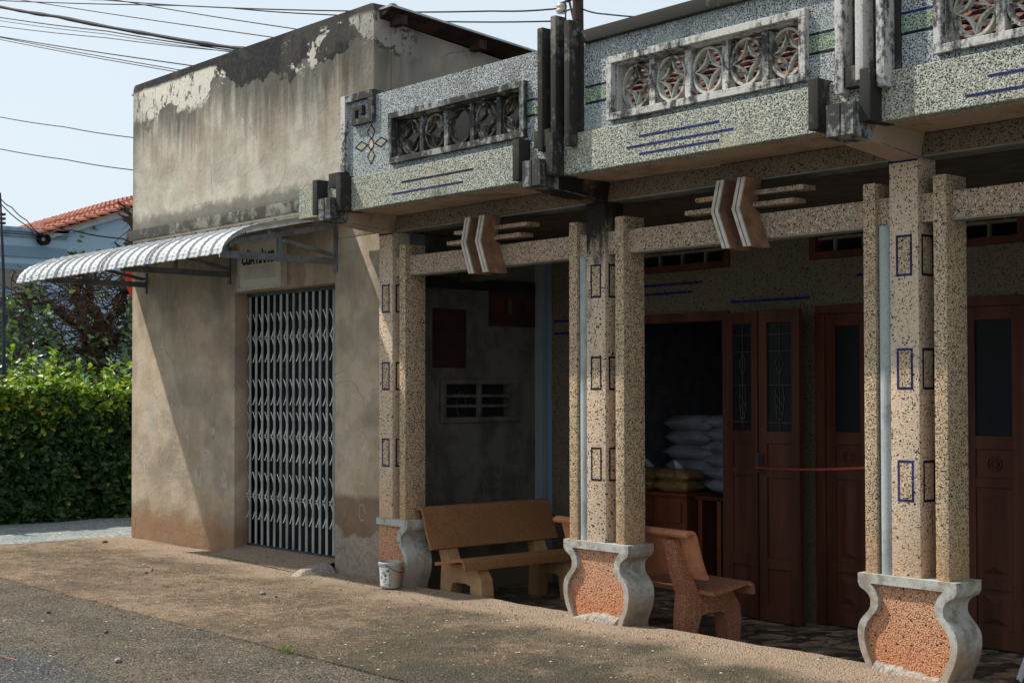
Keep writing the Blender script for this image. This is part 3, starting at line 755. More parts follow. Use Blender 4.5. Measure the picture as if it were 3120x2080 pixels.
# bracket groups over the columns
def group(cx,mat_d='grime'):
    ox=cx-PX
    b_=MB(); b_.box(2.46+ox,2.535+ox,-.60,YP+.1,3.305,3.615); b_.build('bracket_block',mat_d,H,bevel=.006,smooth=True)
    b_=MB(); b_.box(2.83+ox,2.905+ox,-.60,YP+.1,3.305,3.615); b_.build('bracket_block',mat_d,H,bevel=.006,smooth=True)
    b_=MB(); b_.box(2.65+ox,2.825+ox,-.555,YP+.05,3.53,3.655); b_.build('bracket_cap',mat_d,H,bevel=.006,smooth=True)
    b_=MB()
    b_.hexa([(2.63+ox,-.65,3.235),(2.725+ox,-.65,3.235),(2.725+ox,.04,3.165),(2.63+ox,.04,3.165),(2.63+ox,-.65,3.425),(2.725+ox,-.65,3.425),(2.725+ox,YP-.037,3.425),(2.63+ox,YP-.037,3.425)])
    b_.hexa([(2.735+ox,-.65,3.235),(2.82+ox,-.65,3.235),(2.82+ox,.04,3.165),(2.735+ox,.04,3.165),(2.735+ox,-.65,3.425),(2.82+ox,-.65,3.425),(2.82+ox,YP-.037,3.425),(2.735+ox,YP-.037,3.425)])
    o=b_.build('cantilever_bracket','grime2' if mat_d!='grime' else 'grime2',H)
    s_=MB(); s_.hexa([(2.632+ox,-.46,3.210),(2.818+ox,-.46,3.210),(2.818+ox,.043,3.160),(2.632+ox,.043,3.160),(2.6+ox,-.46,3.3128),(2.85+ox,-.46,3.3128),(2.85+ox,.043,3.3128),(2.6+ox,.043,3.3128)])
    s_.build('bracket_root','soot' if abs(cx)<.1 else 'soffit',o)
g=G('soot_stained_plaster',.95,.1); M['soot']=g.col(g.mix(g.step(g.noise(5,5),.52,.68),(.022,.018,.015),(.16,.11,.07)))
def fins(cx,mat):
    for k,(dx,zt) in enumerate(((-.105,4.41),(.04,4.47),(.185,4.41))):
        m=MB(); m.box(cx+dx,cx+dx+.058,-.565,YP-.0005,3.50 if k!=1 else 3.56,zt)
        m.build('parapet_fin',mat,H,bevel=.009,smooth=True)
group(-PX); group(0); group(PX,'grime3' if False else 'grime')
for (dx,mt) in ((.085,'grime'),(2.70+.035,'frame_pale')): fins(dx,mt)
m=MB(); m.box(-.02,.36,YP-.012,YP+.001,3.6,4.34); m.build('fin_backing','grime',H)
m=MB(); m.box(2.62,3.02,YP-.012,YP+.001,3.6,4.34); m.build('fin_backing','grime',H)
m=MB(); m.box(2.62,3.02,YP+.002,YP+.14,4.23,4.40); m.build('fin_backing','grime',H)
# black sheet added to darken the view through bay 1 vents, tiled roof behind bays 2-3
MB().box(-3.0,-.75,.30,.42,3.36,4.20).build('dark_backing','black',H)
def tileroof(x0,x1,y0,z0,y1,z1,parent,seed=1,name='roof',ax='x'):
    random.seed(seed); m=MB(); tw=.20; tl=.24
    L=math.hypot(y1-y0,z1-z0); ny=int(L/tl); nx=int((x1-x0)/tw)
    uy=Vector((0,(y1-y0)/L,(z1-z0)/L)); un=Vector((0,-(z1-z0)/L,(y1-y0)/L))
    for j in range(ny):
        for i in range(nx):
            p=Vector((x0+i*tw+random.uniform(-.008,.008),y0,z0))+uy*(j*tl+random.uniform(-.012,.012)); K=5
            o=len(m.v); lift=.035
            for e in (0,1):
                for k in range(K+1):
                    a=math.pi*k/K
                    q=p+Vector((tw/2-tw*.52*math.cos(a),0,0))+un*(math.sin(a)*.055+(lift if e==0 else .0)+random.uniform(0,.004))+uy*(e*(tl+.04))
                    m.v.append(tuple(q))
            for k in range(K): m.f.append((o+k,o+k+1,o+K+2+k,o+K+1+k))
            # butt end
            oo=len(m.v)
            for k in range(K+1):
                v=Vector(m.v[o+k]); m.v.append(tuple(v-un*.022))
            for k in range(K): m.f.append((o+k,oo+k,oo+k+1,o+k+1))
    return m
m=tileroof(-2.9,7.2,.05,3.68,3.05,5.2,H,2)
ro=m.build('roof','tile_old_shaded',H)
m=MB(); m.add([(-2.9,.05,3.66),(7.2,.05,3.66),(7.2,3.05,5.18),(-2.9,3.05,5.18)],[(0,1,2,3)]); m.add([(-2.9,3.05,5.18),(7.2,3.05,5.18),(7.2,7.05,3.2),(-2.9,7.05,3.2)],[(0,1,2,3)]); m.build('roof_deck','porch_ceil',ro)
# ---- house front wall at y=2
YW=2.0; ZF=-.17
m=MB()
W=lambda a,b,c,d,y0=YW,y1=YW+.12: m.box(a,b,y0,y1,c,d)
D1=(-2.15,-.40); D2=(.56,2.60); D3=(3.0,5)
T1=(-2.0,-.36); T2=(.50,2.42)
W(-2.66,D1[0],ZF,3.2); W(D1[1],D2[0],ZF,2.43); W(D2[1],D3[0]-.01,ZF,2.43)
W(D1[0],T2[0]-.0,2.43,2.81); W(T2[0],7,2.43,2.81)
W(D1[0],T1[0],2.81,3.2); W(T1[1],T2[0],2.81,3.2); W(T2[1],7,2.81,3.2); W(5,7,ZF,2.43)
W(T1[0],T1[1],3.12,3.2); W(T2[0],T2[1],3.12,3.2)
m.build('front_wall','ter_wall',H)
for a,b,z in ((-1.8,-.68,2.70),(-1.8,-.80,2.62),(.955,1.8,2.66),(-.36,.49,2.505),(-2.62,-2.3,2.42),(-2.62,-2.3,2.30)): MB().box(a,b,YW-.004,YW+.002,z-.012,z+.012).build('wall_groove','blue',H)
# transoms: maroon frame, lattice bars, dark behind
for a,b in (T1,T2):
    m=MB(); m.box(a,b,YW-.02,YW+.10,2.812,2.87); m.box(a,a+.06,YW-.02,YW+.10,2.87,3.12); m.box(b-.06,b,YW-.02,YW+.10,2.87,3.12)
    o=m.build('transom_window','wood',H)
    m=MB(); m.box(a+.06,b-.06,YW+.03,YW+.06,2.97,2.995)
    n=int((b-a)/.3)
    for k in range(1,n+1):
        x=a+.06+k*(b-a-.12)/(n+.5); m.box(x,x+.025,YW+.031,YW+.059,2.996,3.115)
        x-=.13; m.box(x,x+.025,YW+.031,YW+.059,2.872,2.969)
    m.build('bars','dullbar',o)
def leaf(x0,x1,z0,z1,y,glass=(1.39,2.33),parent=H,kind=0,ang=0,px=None):
    """one panelled door leaf, built facing -y then turned about its left edge"""
    def tr(p):
        x,yy,z=p; dx=x-x0; return (x0+dx*math.cos(ang)-(yy)*math.sin(ang),y+dx*math.sin(ang)+(yy)*math.cos(ang),z)
    def fin(m): m.v=[tr(v) for v in m.v]; return m
    st=.085; w=x1-x0
    m=MB(); t=.04
    m.box(x0,x0+st,0,t,z0,z1); m.box(x1-st,x1,0,t,z0,z1)
    rails=[(z0,z0+.14),(.27,.35),(1.02,1.09),(1.30,1.40),(z1-.10,z1)]
    for a,b in rails: m.box(x0+st,x1-st,.001,t-.001,a,b)
    d=fin(m).build('door','wood',parent,bevel=.004)
    m=MB()
    panels=[(z0+.14,.27),(.35,1.02),(1.09,1.30)]
    if kind: panels=[(z0+.14,.27),(.35,1.02),(1.09,1.30)]
    for a,b in panels: m.box(x0+st,x1-st,.016,t-.01,a,b)
    fin(m).build('panel','wood',d)
    if kind:
        for a,b in panels[:2]:
            i=.045; m=MB(); X0,X1=x0+st+i,x1-st-i; A,B=a+i*.8,b-i*.8; cxx=(X0+X1)/2; ii=min(.05,(X1-X0)/2.2)
            m.add([(X0,.016,A),(X1,.016,A),(X1,.016,B),(X0,.016,B),(cxx-.01,-.006,A+ii),(cxx+.01,-.006,A+ii),(cxx+.01,-.006,B-ii),(cxx-.01,-.006,B-ii)],[(0,1,5,4),(1,2,6,5),(2,3,7,6),(3,0,4,7),(4,5,6,7)])
            fin(m).build('raised_panel','wood',d)
        m=MB(); a,b=panels[2]; cxx=(x0+x1)/2; cz_=(a+b)/2
        for r0,r1 in ((.05,.06),(.025,.034)):
            N=20
            for k in range(N):
                t0,t1=2*math.pi*k/N,2*math.pi*(k+1)/N
                m.prism([(cxx+r0*math.cos(t0),cz_+r0*math.sin(t0)),(cxx+r1*math.cos(t0),cz_+r1*math.sin(t0)),(cxx+r1*math.cos(t1),cz_+r1*math.sin(t1)),(cxx+r0*math.cos(t1),cz_+r0*math.sin(t1))],.006,.016)
        fin(m).build('carved_rings','wood',d)
    m=MB(); m.box(x0+st,x1-st,.018,.024,1.40,z1-.10); gl=fin(m).build('glass_pane','glass',d)
    if not kind:
        m=MB(); cxx=(x0+x1)/2
        for z in (1.47,1.78,2.06,2.2): m.box(x0+st,x1-st,.014,.017,z,z+.005)
        def bar(p,q,r=.005): m.tube([(p[0],.012,p[1]),(q[0],.012,q[1])],r,5)
        r_=.0035
        bar((cxx,1.40),(cxx,2.32),.003)
        P=[(0,2.06),(.045,1.96),(.0,1.86),(-.045,1.96)]
        for q in range(4): bar((cxx+P[q][0],P[q][1]),(cxx+P[(q+1)%4][0],P[(q+1)%4][1]),r_)
        P=[(-.035,1.78),(.035,1.78),(.05,1.66),(.025,1.50),(-.025,1.50),(-.05,1.66)]
        for q in range(6): bar((cxx+P[q][0],P[q][1]),(cxx+P[(q+1)%6][0],P[(q+1)%6][1]),r_)
        bar((cxx-.045,1.71),(cxx+.04,1.60),r_); bar((cxx-.035,1.62),(cxx+.03,1.53),r_)
        fin(m).build('glazing_bars','glazing',gl)
    return d
# frame of doorway 1 and 2
m=MB(); m.box(D1[0],D1[1]+.04,YW-.03,YW+.10,2.35,2.43); m.box(D1[0],D1[0]+.07,YW-.03,YW+.1,ZF,2.35); m.box(D1[1]-.03,D1[1]+.04,YW-.03,YW+.1,ZF,2.35); m.build('door_frame','wood',H,bevel=.004)
m=MB(); m.box(D2[0],D2[1],YW-.03,YW+.10,2.36,2.43); m.box(D2[0],D2[0]+.09,YW-.03,YW+.1,ZF,2.36); m.build('door_frame','wood',H,bevel=.004)
a=math.atan2(1.77-1.90,.44)
leaf(-.32,.135,ZF+.01,2.40,1.90,ang=a)
leaf(.14,.575,ZF+.01,2.40,1.765,ang=math.atan2(-.02,.43))
leaf(.65,1.06,ZF+.01,2.36,YW-.0,kind=1); leaf(1.07,1.48,ZF+.01,2.36,YW-.0,kind=1); leaf(1.49,1.90,ZF+.01,2.36,YW-.0,kind=1); leaf(1.91,2.38,ZF+.01,2.36,YW-.0,kind=1)
m=MB(); m.box(2.385,2.6,YW-.03,YW+.1,ZF,2.36); m.build('door_frame','wood',H)
m=MB(); m.box(.155,.175,1.715,1.74,1.06,1.22); m.tube([(.165,1.715,1.08),(.165,1.69,1.09),(.165,1.69,1.19),(.165,1.715,1.20)],.006,6); m.build('door_handle','metal_dark',H)
m=MB(); m.box(D3[0],5,YW,YW+.05,ZF,2.43); m.build('side_shutter','wood',H)
# room shell
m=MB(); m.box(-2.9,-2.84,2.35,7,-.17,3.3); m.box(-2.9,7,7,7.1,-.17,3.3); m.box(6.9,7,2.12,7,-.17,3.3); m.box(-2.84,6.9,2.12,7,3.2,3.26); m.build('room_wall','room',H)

# ---------------------------------------------------------------- shop building
S=thing('shop_building','tall flat-fronted shop of stained bare plaster with a steel gate','building')
XL,XR=-8.05,-3.09; YG=.15
GX0,GX1,GZ=-5.64,-3.74,2.78
m=MB()
m.box(XL,GX0,YG,YG+.2,-.2,3.5); m.box(GX0,GX1,YG,YG+.2,GZ,3.5); m.box(GX1,-2.79,YG,YG+.2,-.2,3.2)
m.box(GX1,XR,YG,YG+.2,3.2,3.5)
m.build('front_wall','shop',S,bevel=.012,smooth=True)
# upper wall: slightly rounded silhouette
m=MB()
top=[(XL,3.64)]; 
m.prism([(XL,3.5),(XL,5.33),(XL+.02,5.37),(XL+.06,5.39),(-5.6,5.385),(XR-.05,5.375),(XR-.01,5.365),(XR,5.34),(XR,3.5)],YG,YG+.2)
m.box(XL,XL+.2,YG+.2,6,-.2,5.1)
m.prism([(YG+.2,3.2),(YG+.2,5.33),(YG+.28,5.21),(1.8,5.06),(2.4,5.02),(6,4.7),(6,3.2)],XR-.2,XR,'x')
m.build('upper_wall','shop',S,bevel=.012,smooth=True)
m=MB(); m.box(XL-.02,XR,YG-.045,YG+.0,3.525,3.645); m.build('ledge','ledgem',S,bevel=.01,smooth=True)
m=MB(); m.box(XL,-2.9,5.8,6,-.2,4.6); m.box(XR-.21,-2.9,YG+.21,.3,-.2,3.2); m.build('rear_wall','shop',S)
# side wall in the porch, with vent opening
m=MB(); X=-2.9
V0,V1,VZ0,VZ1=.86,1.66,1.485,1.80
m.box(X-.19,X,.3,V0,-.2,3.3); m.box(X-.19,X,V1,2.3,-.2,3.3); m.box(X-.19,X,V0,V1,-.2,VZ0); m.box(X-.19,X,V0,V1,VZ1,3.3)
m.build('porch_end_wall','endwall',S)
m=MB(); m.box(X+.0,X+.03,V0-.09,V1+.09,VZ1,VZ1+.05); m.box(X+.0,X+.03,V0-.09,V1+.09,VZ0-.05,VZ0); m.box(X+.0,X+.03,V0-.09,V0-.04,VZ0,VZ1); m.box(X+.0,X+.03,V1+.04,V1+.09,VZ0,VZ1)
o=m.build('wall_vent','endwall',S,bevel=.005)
m=MB(); m.box(X-.02,X+.005,V0,V1,1.578,1.605); m.box(X-.02,X+.005,V0,V1,1.675,1.702); m.box(X-.021,X+.006,1.24,1.29,VZ0,VZ1); m.build('louvre_bars','endwall',o)
m=MB(); m.box(X-.18,X-.10,V0-.02,V1+.02,VZ0,VZ1); m.build('vent_backing','black',o)
m=MB(); m.box(X,X+.055,.30,.56,-.17,3.2); m.build('front_trim','trim_blue',S)
m=MB(); m.box(X,-2.79,1.99,2.3,-.17,3.2); m.build('rear_trim','trim_blue',S)
m=MB(); m.box(-2.789,-2.661,2.06,2.3,-.17,3.2); m.build('rear_trim','trim_blue2',S) if False else m.build('rear_trim','bluewall2',S)
m=MB(); m.box(X,X+.02,.57,1.98,2.71,2.82); m.build('dark_slot','black',S)
m=MB(); m.box(X,-2.2,.62,.72,2.86,3.0); m.box(X,-2.2,1.0,1.1,2.78,2.95); m.build('porch_rafter','endwall',S)
# chalk scribbles on the plaster
def scribble(m,u,z,w,h,kind,mapf,t=.0035):
    pts=[]
    if kind==0: pts=[(u+random.uniform(-.01,.01),z+h*k/5) for k in range(6)]
    elif kind==1: pts=[(u+w*.5*math.cos(a*.5)+.01*a*0,z+h*.5*math.sin(a*.5)*random.uniform(.85,1.15)) for a in range(12)]
    elif kind==2: pts=[(u+w*k/8,z+h*(k%2)*random.uniform(.5,1)) for k in range(9)]
    else: pts=[(u+w*k/10,z+.04*math.sin(k*.7)+random.uniform(-.006,.006)) for k in range(11)]
    for p,q in zip(pts,pts[1:]):
        d=Vector((q[0]-p[0],q[1]-p[1])); 
        if d.length<1e-5: continue
        n=Vector((-d.y,d.x)).normalized()*t/2
        m.add([mapf(p[0]+n.x,p[1]+n.y),mapf(q[0]+n.x,q[1]+n.y),mapf(q[0]-n.x,q[1]-n.y),mapf(p[0]-n.x,p[1]-n.y)],[(0,1,2,3)])
random.seed(77)
m=MB()
for k in range(46):
    x=random.uniform(-7.85,-5.85); z=random.gauss(1.15,.28); scribble(m,x,z,random.uniform(.03,.16),random.uniform(.05,.32),random.choice((0,0,0,1,2,3)),lambda a,b:(a,YG-.0015,b),random.choice((.002,.003,.005)))
for k in range(14):
    x=random.uniform(-3.6,-3.25); z=random.gauss(1.2,.3); scribble(m,x,z,random.uniform(.03,.1),random.uniform(.05,.25),random.choice((0,0,1,2)),lambda a,b:(a,YG-.0015,b),.003)
o=m.build('chalk_marks','chalk',S); o['kind']='stuff'
m=MB()
for k in range(60):
    y=random.uniform(.6,1.9); z=random.gauss(.95,.28); scribble(m,y,z,random.uniform(.03,.16),random.uniform(.05,.3),random.choice((0,0,1,2,3)),lambda a,b:(X+.0015,a,b),.003)
o=m.build('chalk_marks','chalk_dim',S); o['kind']='stuff'
# roof sheet with verge
m=MB()
ys=[.22,6.3]; 
def zr(y): return 5.30-(y-.22)*.085
m.hexa([(-8.2,.2,zr(.2)),(-2.88,.2,zr(.2)),(-2.88,6.3,zr(6.3)),(-8.2,6.3,zr(6.3)),(-8.2,.2,zr(.2)+.018),(-2.88,.2,zr(.2)+.018),(-2.88,6.3,zr(6.3)+.018),(-8.2,6.3,zr(6.3)+.018)])
ro=m.build('roof','sheet_dark',S)
m=MB(); m.hexa([(-3.085,.21,zr(.21)-.075),(-2.90,.21,zr(.21)-.005),(-2.90,6.3,zr(6.3)-.005),(-3.085,6.3,zr(6.3)-.075),(-3.085,.21,zr(.21)-.002),(-2.90,.21,zr(.21)-.002),(-2.90,6.3,zr(6.3)-.002),(-3.085,6.3,zr(6.3)-.002)]); m.build('verge_underside','under_roof',ro)
for y in (.33,1.3,2.5,3.8): MB().box(-3.087,-2.93,y,y+.09,zr(y)-.12,zr(y)-.03).build('purlin_end','under_roof',ro)
m=MB(); m.lathe([(0,0),(.05,.0),(.06,.03),(.03,.06),(0,.065)],(-3.0,.30,5.30),10); m.build('roof_cap','grime',ro)
# gate
gate=MB().box(GX0+.01,GX1-.01,.30,.36,.095,.12).build('sliding_gate','metal_dark',S)
MB().box(GX0+.01,GX1-.01,.30,.36,2.74,2.779).build('top_rail','metal_dark',gate)
m=MB(); m.box(GX0,GX1,.45,.47,.1,GZ); m.build('dark_lining','black',gate)
N=14
def px_(k): return -5.545+k*.1222
for k in range(N):
    x=px_(k); m=MB()
    m.box(x-.022,x+.016,.285,.292,.125,2.735); m.box(x-.022,x-.018,.292,.306,.125,2.735)
    for z in (.5,.95,1.42,1.90,2.37):
        m.tube([(x,.2855,z),(x,.281,z)],.007,6)
    m.build('picket','metal_gate',gate)
    m=MB(); m.box(x-.068,x-.045,.325,.335,.125,2.735); m.build('rear_picket','rearp',gate)
    for zt in (2.55,2.31,1.86,1.52,1.28,.88,.65):
        m=MB(); x1_=x-.020; x0_=x-.084
        pts=[]
        for q in range(9):
            t=q/8
            if t<.5: u=t/.5; xx=x0_+(x1_-x0_)*(1-(1-u)**1.7)
            else: u=(t-.5)/.5; xx=x1_-(x1_-x0_)*(u**1.7)
            pts.append((xx,zt-.27*t))
        for q in range(8):
            a,b=pts[q],pts[q+1]; w=.0078
            m.add([(a[0]-w,.2925,a[1]),(a[0]+w,.2925,a[1]),(b[0]+w,.2925,b[1]),(b[0]-w,.2925,b[1]),(a[0]-w,.2965,a[1]),(a[0]+w,.2965,a[1]),(b[0]+w,.2965,b[1]),(b[0]-w,.2965,b[1])],[(0,1,2,3),(4,7,6,5),(0,4,5,1),(3,2,6,7),(0,3,7,4),(1,5,6,2)])
        bm=m.build('scissor_strap','metal_arm',gate)
# ---------------------------------------------------------------- awning
A=thing('awning','curved corrugated white metal awning along the shop front','awning',(-5.95,.15,3.0))
prof=[(.16,3.462),(-.05,3.41),(-.35,3.345),(-.60,3.29),(-.80,3.245),(-.93,3.205),(-1.03,3.155),(-1.10,3.10),(-1.145,3.04),(-1.165,2.975)]
prof=smoothp(prof[:3],1)[:-1]+smoothp(prof[2:],5)
x0,x1=-8.28,-3.63
m=MB(); pitch=.215; cols=[]
x=x0
while x<x1-.01:
    for dx,h in ((0,.0),(.075,.0),(.09,-.008),(.125,-.008),(.14,0.),(.176,0.),(.186,.019),(.204,.019)):
        cols.append((x+dx,h))
    x+=pitch
cols.append((x1,0.))
for (yy,zz),i in zip(prof,range(len(prof))):
    j0=max(i-1,0);j1=min(i+1,len(prof)-1); d=Vector((prof[j1][0]-prof[j0][0],prof[j1][1]-prof[j0][1])).normalized(); nr=(d.y,-d.x) 
    if nr[1]<0: nr=(-nr[0],-nr[1])
    cr0=.003*(1 if i%3==0 else -.0) if i>8 else 0
    for cx_,h in cols:
        hh=h+(cr0 if h<.02 else 0)
        dent=-.012*NZ.noise(Vector((cx_*6,i*.7,2))) if cx_<-7.5 else 0
        m.v.append((cx_,yy+nr[0]*(hh+dent),zz+nr[1]*(hh+dent)))
nc=len(cols)
for i in range(len(prof)-1):
    for k in range(nc-1):
        a=i*nc+k; m.f.append((a,a+1,a+nc+1,a+nc))
cv=m.build('canopy_sheet','sheet',A)
sol=cv.modifiers.new('thick','SOLIDIFY'); sol.thickness=.0025; sol.offset=-1
m=MB()
for xx in (-7.17,-6.07,-5.0):   # dark overlaps between sheets
    for i in range(6,len(prof)-1):
        a,b=prof[i],prof[i+1]; m.hexa([(xx,a[0]-.006,a[1]+.003),(xx+.012,a[0]-.006,a[1]+.003),(xx+.012,b[0]-.006,b[1]+.003),(xx,b[0]-.006,b[1]+.003),(xx,a[0]-.010,a[1]+.008),(xx+.012,a[0]-.010,a[1]+.008),(xx+.012,b[0]-.010,b[1]+.008),(xx,b[0]-.010,b[1]+.008)])
m.build('sheet_lap','metal_dark',A)
m=MB()
for xx in [x0+.1+.43*k for k in range(11)]:
    for q in (4,12): m.lathe([(0,0),(.014,0),(.012,.012),(0,.016)],(xx,prof[q][0],prof[q][1]+.026),6)
m.build('roof_screws','metal_dark',A)
m=MB()
for i in range(len(prof)-1):
    a,b=prof[i],prof[i+1]
    m.hexa([(x1-.004,a[0],a[1]-.042),(x1+.004,a[0],a[1]-.042),(x1+.004,b[0],b[1]-.042*(1 if b[0]>-.9 else .3)),(x1-.004,b[0],b[1]-.042*(1 if b[0]>-.9 else .3)),(x1-.004,a[0],a[1]+.008),(x1+.004,a[0],a[1]+.008),(x1+.004,b[0],b[1]+.008),(x1-.004,b[0],b[1]+.008)])
m.build('verge_flashing','flash',A)
m=MB()
for (yy,zz) in ((-.15,3.38),(-.62,3.235),(-1.02,3.10)): m.box(x0+.1,x1-.04,yy-.02,yy+.02,zz-.05,zz-.012)
m.build('purlins','truss',A)
for xx in (-7.68,-5.74,-3.71):
    w=.022; m=MB()
    m.box(xx-w,xx+w,-1.10,.13,2.952,3.015)
    tr=m.build('truss','truss',A,bevel=.004,label='triangular bracket of square steel tube')
    m=MB(); m.hexa([(xx-w,-1.10,3.05),(xx+w,-1.10,3.05),(xx+w,.12,3.30),(xx-w,.12,3.30),(xx-w,-1.08,3.105),(xx+w,-1.08,3.105),(xx+w,.12,3.355),(xx-w,.12,3.355)]); m.box(xx-w,xx+w,-1.10,-1.06,3.016,3.06); m.build('top_tube','truss',tr)
    m=MB(); m.box(xx-w*.8,xx+w*.8,-.51,-.475,3.016,3.17); m.build('strut','truss',tr)
    m=MB(); m.hexa([(xx-w*.7,.10,3.03),(xx+w*.7,.10,3.03),(xx+w*.7,.13,3.06),(xx-w*.7,.13,3.06),(xx-w*.7,-.475,3.135),(xx+w*.7,-.475,3.135),(xx+w*.7,-.46,3.17),(xx-w*.7,-.46,3.17)]); m.build('diagonal','truss',tr)
    m=MB(); m.box(xx-w*1.1,xx+w*1.1,.13,.149,2.88,3.42); m.build('wall_post','truss',tr)
# ---------------------------------------------------------------- sign over the gate
T=thing('shop_sign','cream framed signboard with black lettering over the steel gate','sign',(-5.0,.1,3.0))
m=MB(); m.box(-5.43,-4.60,.08,.149,2.795,3.28); m.build('board','sign',T)
m=MB(); 
for b_ in ((-5.44,-4.59,.068,.0795,2.785,2.815),(-5.44,-4.59,.068,.0795,3.265,3.29),(-5.44,-5.42,.068,.0795,2.815,3.265),(-4.61,-4.59,.068,.0795,2.815,3.265)): m.box(*b_)
m.build('frame','chev_face',T)
text('lettering','CỬA HÀNG','black',T,.155,(-5.37,.0765,3.055),sx=.78,bold=.006)
m=MB()
for k in range(7): m.box(-5.34+.02*(k%2),-4.70-.015*(k%3),.0775,.0795,2.90+k*.02,2.908+k*.02)
m.build('faded_print','faded',T)
# ---------------------------------------------------------------- benches
def bench(name,label,origin,ang,length,mats,local_loc):
    """profile in (u,z): u=0 back tip, u grows toward the sitter; v along the length"""
    th=thing(name,label,'bench',origin)
    ca,sa=math.cos(ang),math.sin(ang)
    def tr(u,v,z): return (origin[0]+u*ca-v*sa,origin[1]+u*sa+v*ca,z)
    def put(m): m.v=[tr(*p) for p in m.v]; return m
    # local coords: x=u (towards sitter), y=v, z
    zf=origin[2]
    def rib(path,t,v0,v1,m):
        # path of (u,z) with normal thickness
        P=[Vector(p) for p in smoothp(path,4)]; n=len(P); out=[];inn=[]
        for i,p in enumerate(P):
            d=(P[min(i+1,n-1)]-P[max(i-1,0)]).normalized(); nn=Vector((-d.y,d.x))
            out.append((p+nn*t/2)); inn.append((p-nn*t/2))
        o=len(m.v)
        for v in (v0,v1):
            for q in out+inn: m.v.append((q.x,v,q.y))
        N=2*n
        for i in range(n-1):
            m.f.append((o+i,o+i+1,o+N+i+1,o+N+i)); m.f.append((o+n+i,o+N+n+i,o+N+n+i+1,o+n+i+1))
            m.f.append((o+i,o+n+i,o+n+i+1,o+i+1)); m.f.append((o+N+i,o+N+i+1,o+N+n+i+1,o+N+n+i))
        m.f.append((o,o+N,o+N+n,o+n)); m.f.append((o+n-1,o+2*n-1,o+N+2*n-1,o+N+n-1))
        return m
    back=[(-.105,.838),(-.075,.862),(-.035,.862),(-.008,.83),(.010,.77),(.045,.66),(.085,.56),(.115,.51)]
    m=rib([(u,z+zf) for u,z in back],.026,0,length,MB()); put(m).build('backrest',mats[0],th,smooth=True)
    seat=[(.17,.395),(.30,.415),(.47,.447),(.53,.452),(.565,.435),(.578,.395),(.582,.365)]
    m=rib([(u,z+zf) for u,z in seat],.03,.0,length,MB()); put(m).build('seat',mats[0],th,smooth=True)
    for v in (.17,length-.30):
        m=MB(); d=.13
        fr=[(.045,0),(.16,0),(.175,.12),(.205,.205),(.26,.225),(.40,.225),(.44,.205),(.455,.12),(.475,0),(.60,0),(.615,.14),(.60,.26),(.53,.36),(.45,.405),(.18,.372),(.145,.48),(.03,.80),(-.02,.80),(.06,.55),(.065,.40),(.05,.2)]
        # split into convex pieces: rear leg, bridge, front leg, upright
        pieces=[[(.03,0),(.145,0),(.165,.12),(.205,.215),(.20,.385),(.05,.385),(.035,.2)],
                [(.2,.215),(.26,.228),(.40,.228),(.45,.215),(.45,.405),(.2,.38)],
                [(.475,0),(.60,0),(.615,.14),(.60,.27),(.53,.37),(.45,.405),(.45,.215),(.458,.12)],
                [(.05,.386),(.175,.386),(.105,.52),(.0,.52)],[(.0,.521),(.098,.521),(.052,.62),(.00,.74),(-.025,.80),(-.075,.80),(-.045,.68)]]
        for p in pieces: m.prism([(u,z+zf) for u,z in p],v,v+d,'y')
        bm_=put(m); bm_.build('leg_frame',mats[1],th)
    return th
# bench 1: runs back into the porch, sitter faces +x.  u -> +x, v -> +y
b1=bench('bench','ochre terrazzo bench with rolled backrest set end-on between the half column and middle column',(-2.315,.13,-.17),0,1.52,('bench1','bench_edge'),None)
# bench 2: back to the street, sitter faces +y : u -> +y, v -> -x
b2=bench('bench','rose terrazzo bench turned with its back to the street behind the middle column',(.70,.36,-.17),math.radians(90)+.10*-1,1.62,('bench2','bench2'),None)
for ch in b2.children:
    if ch.name.startswith('backrest'):
        ch.data=ch.data.copy(); ch.data.materials.clear(); ch.data.materials.append(M['bench2_back'])

# ---------------------------------------------------------------- bucket
B=thing('bucket','dirty white plastic bucket with blue print at the foot of the half column','bucket',(-2.475,-.11,.005))
bx,by,bz=-2.475,-.11,.008
m=MB(); m.lathe([(0,.012),(.075,.012),(.083,0),(.088,.012),(.098,.195),(.103,.197),(.107,.205),(.107,.222),(.102,.228),(.097,.228),(.094,.2),(.082,.03),(0,.03)],(bx,by,bz),40,False)
for i,v in enumerate(m.v):
    if v[2]>bz+.226:
        a=math.atan2(v[1]-by,v[0]-bx)
        if .9<a<1.6: m.v[i]=(v[0],v[1],v[2]-.012*math.sin((a-.9)/.7*math.pi))
m.build('pail','bucket',B,smooth=True)
m=MB(); pts=[]
for k in range(15):
    a=math.radians(-75+k*12.2*0+180*k/14*0)
def brim(a,z,r=.104): return (bx+r*math.cos(a),by+r*math.sin(a),bz+z)
a0,a1=math.radians(-60),math.radians(120)
for k in range(17):
    t=k/16; a=a0+(a1-a0)*t; s=math.sin(math.pi*t)
    pts.append((bx+(.107+.012*s)*math.cos(a),by+(.107+.012*s)*math.sin(a),bz+.212-.075*s))
m.tube(pts,.0035,6); m.build('handle','metal_dark',B,smooth=True)
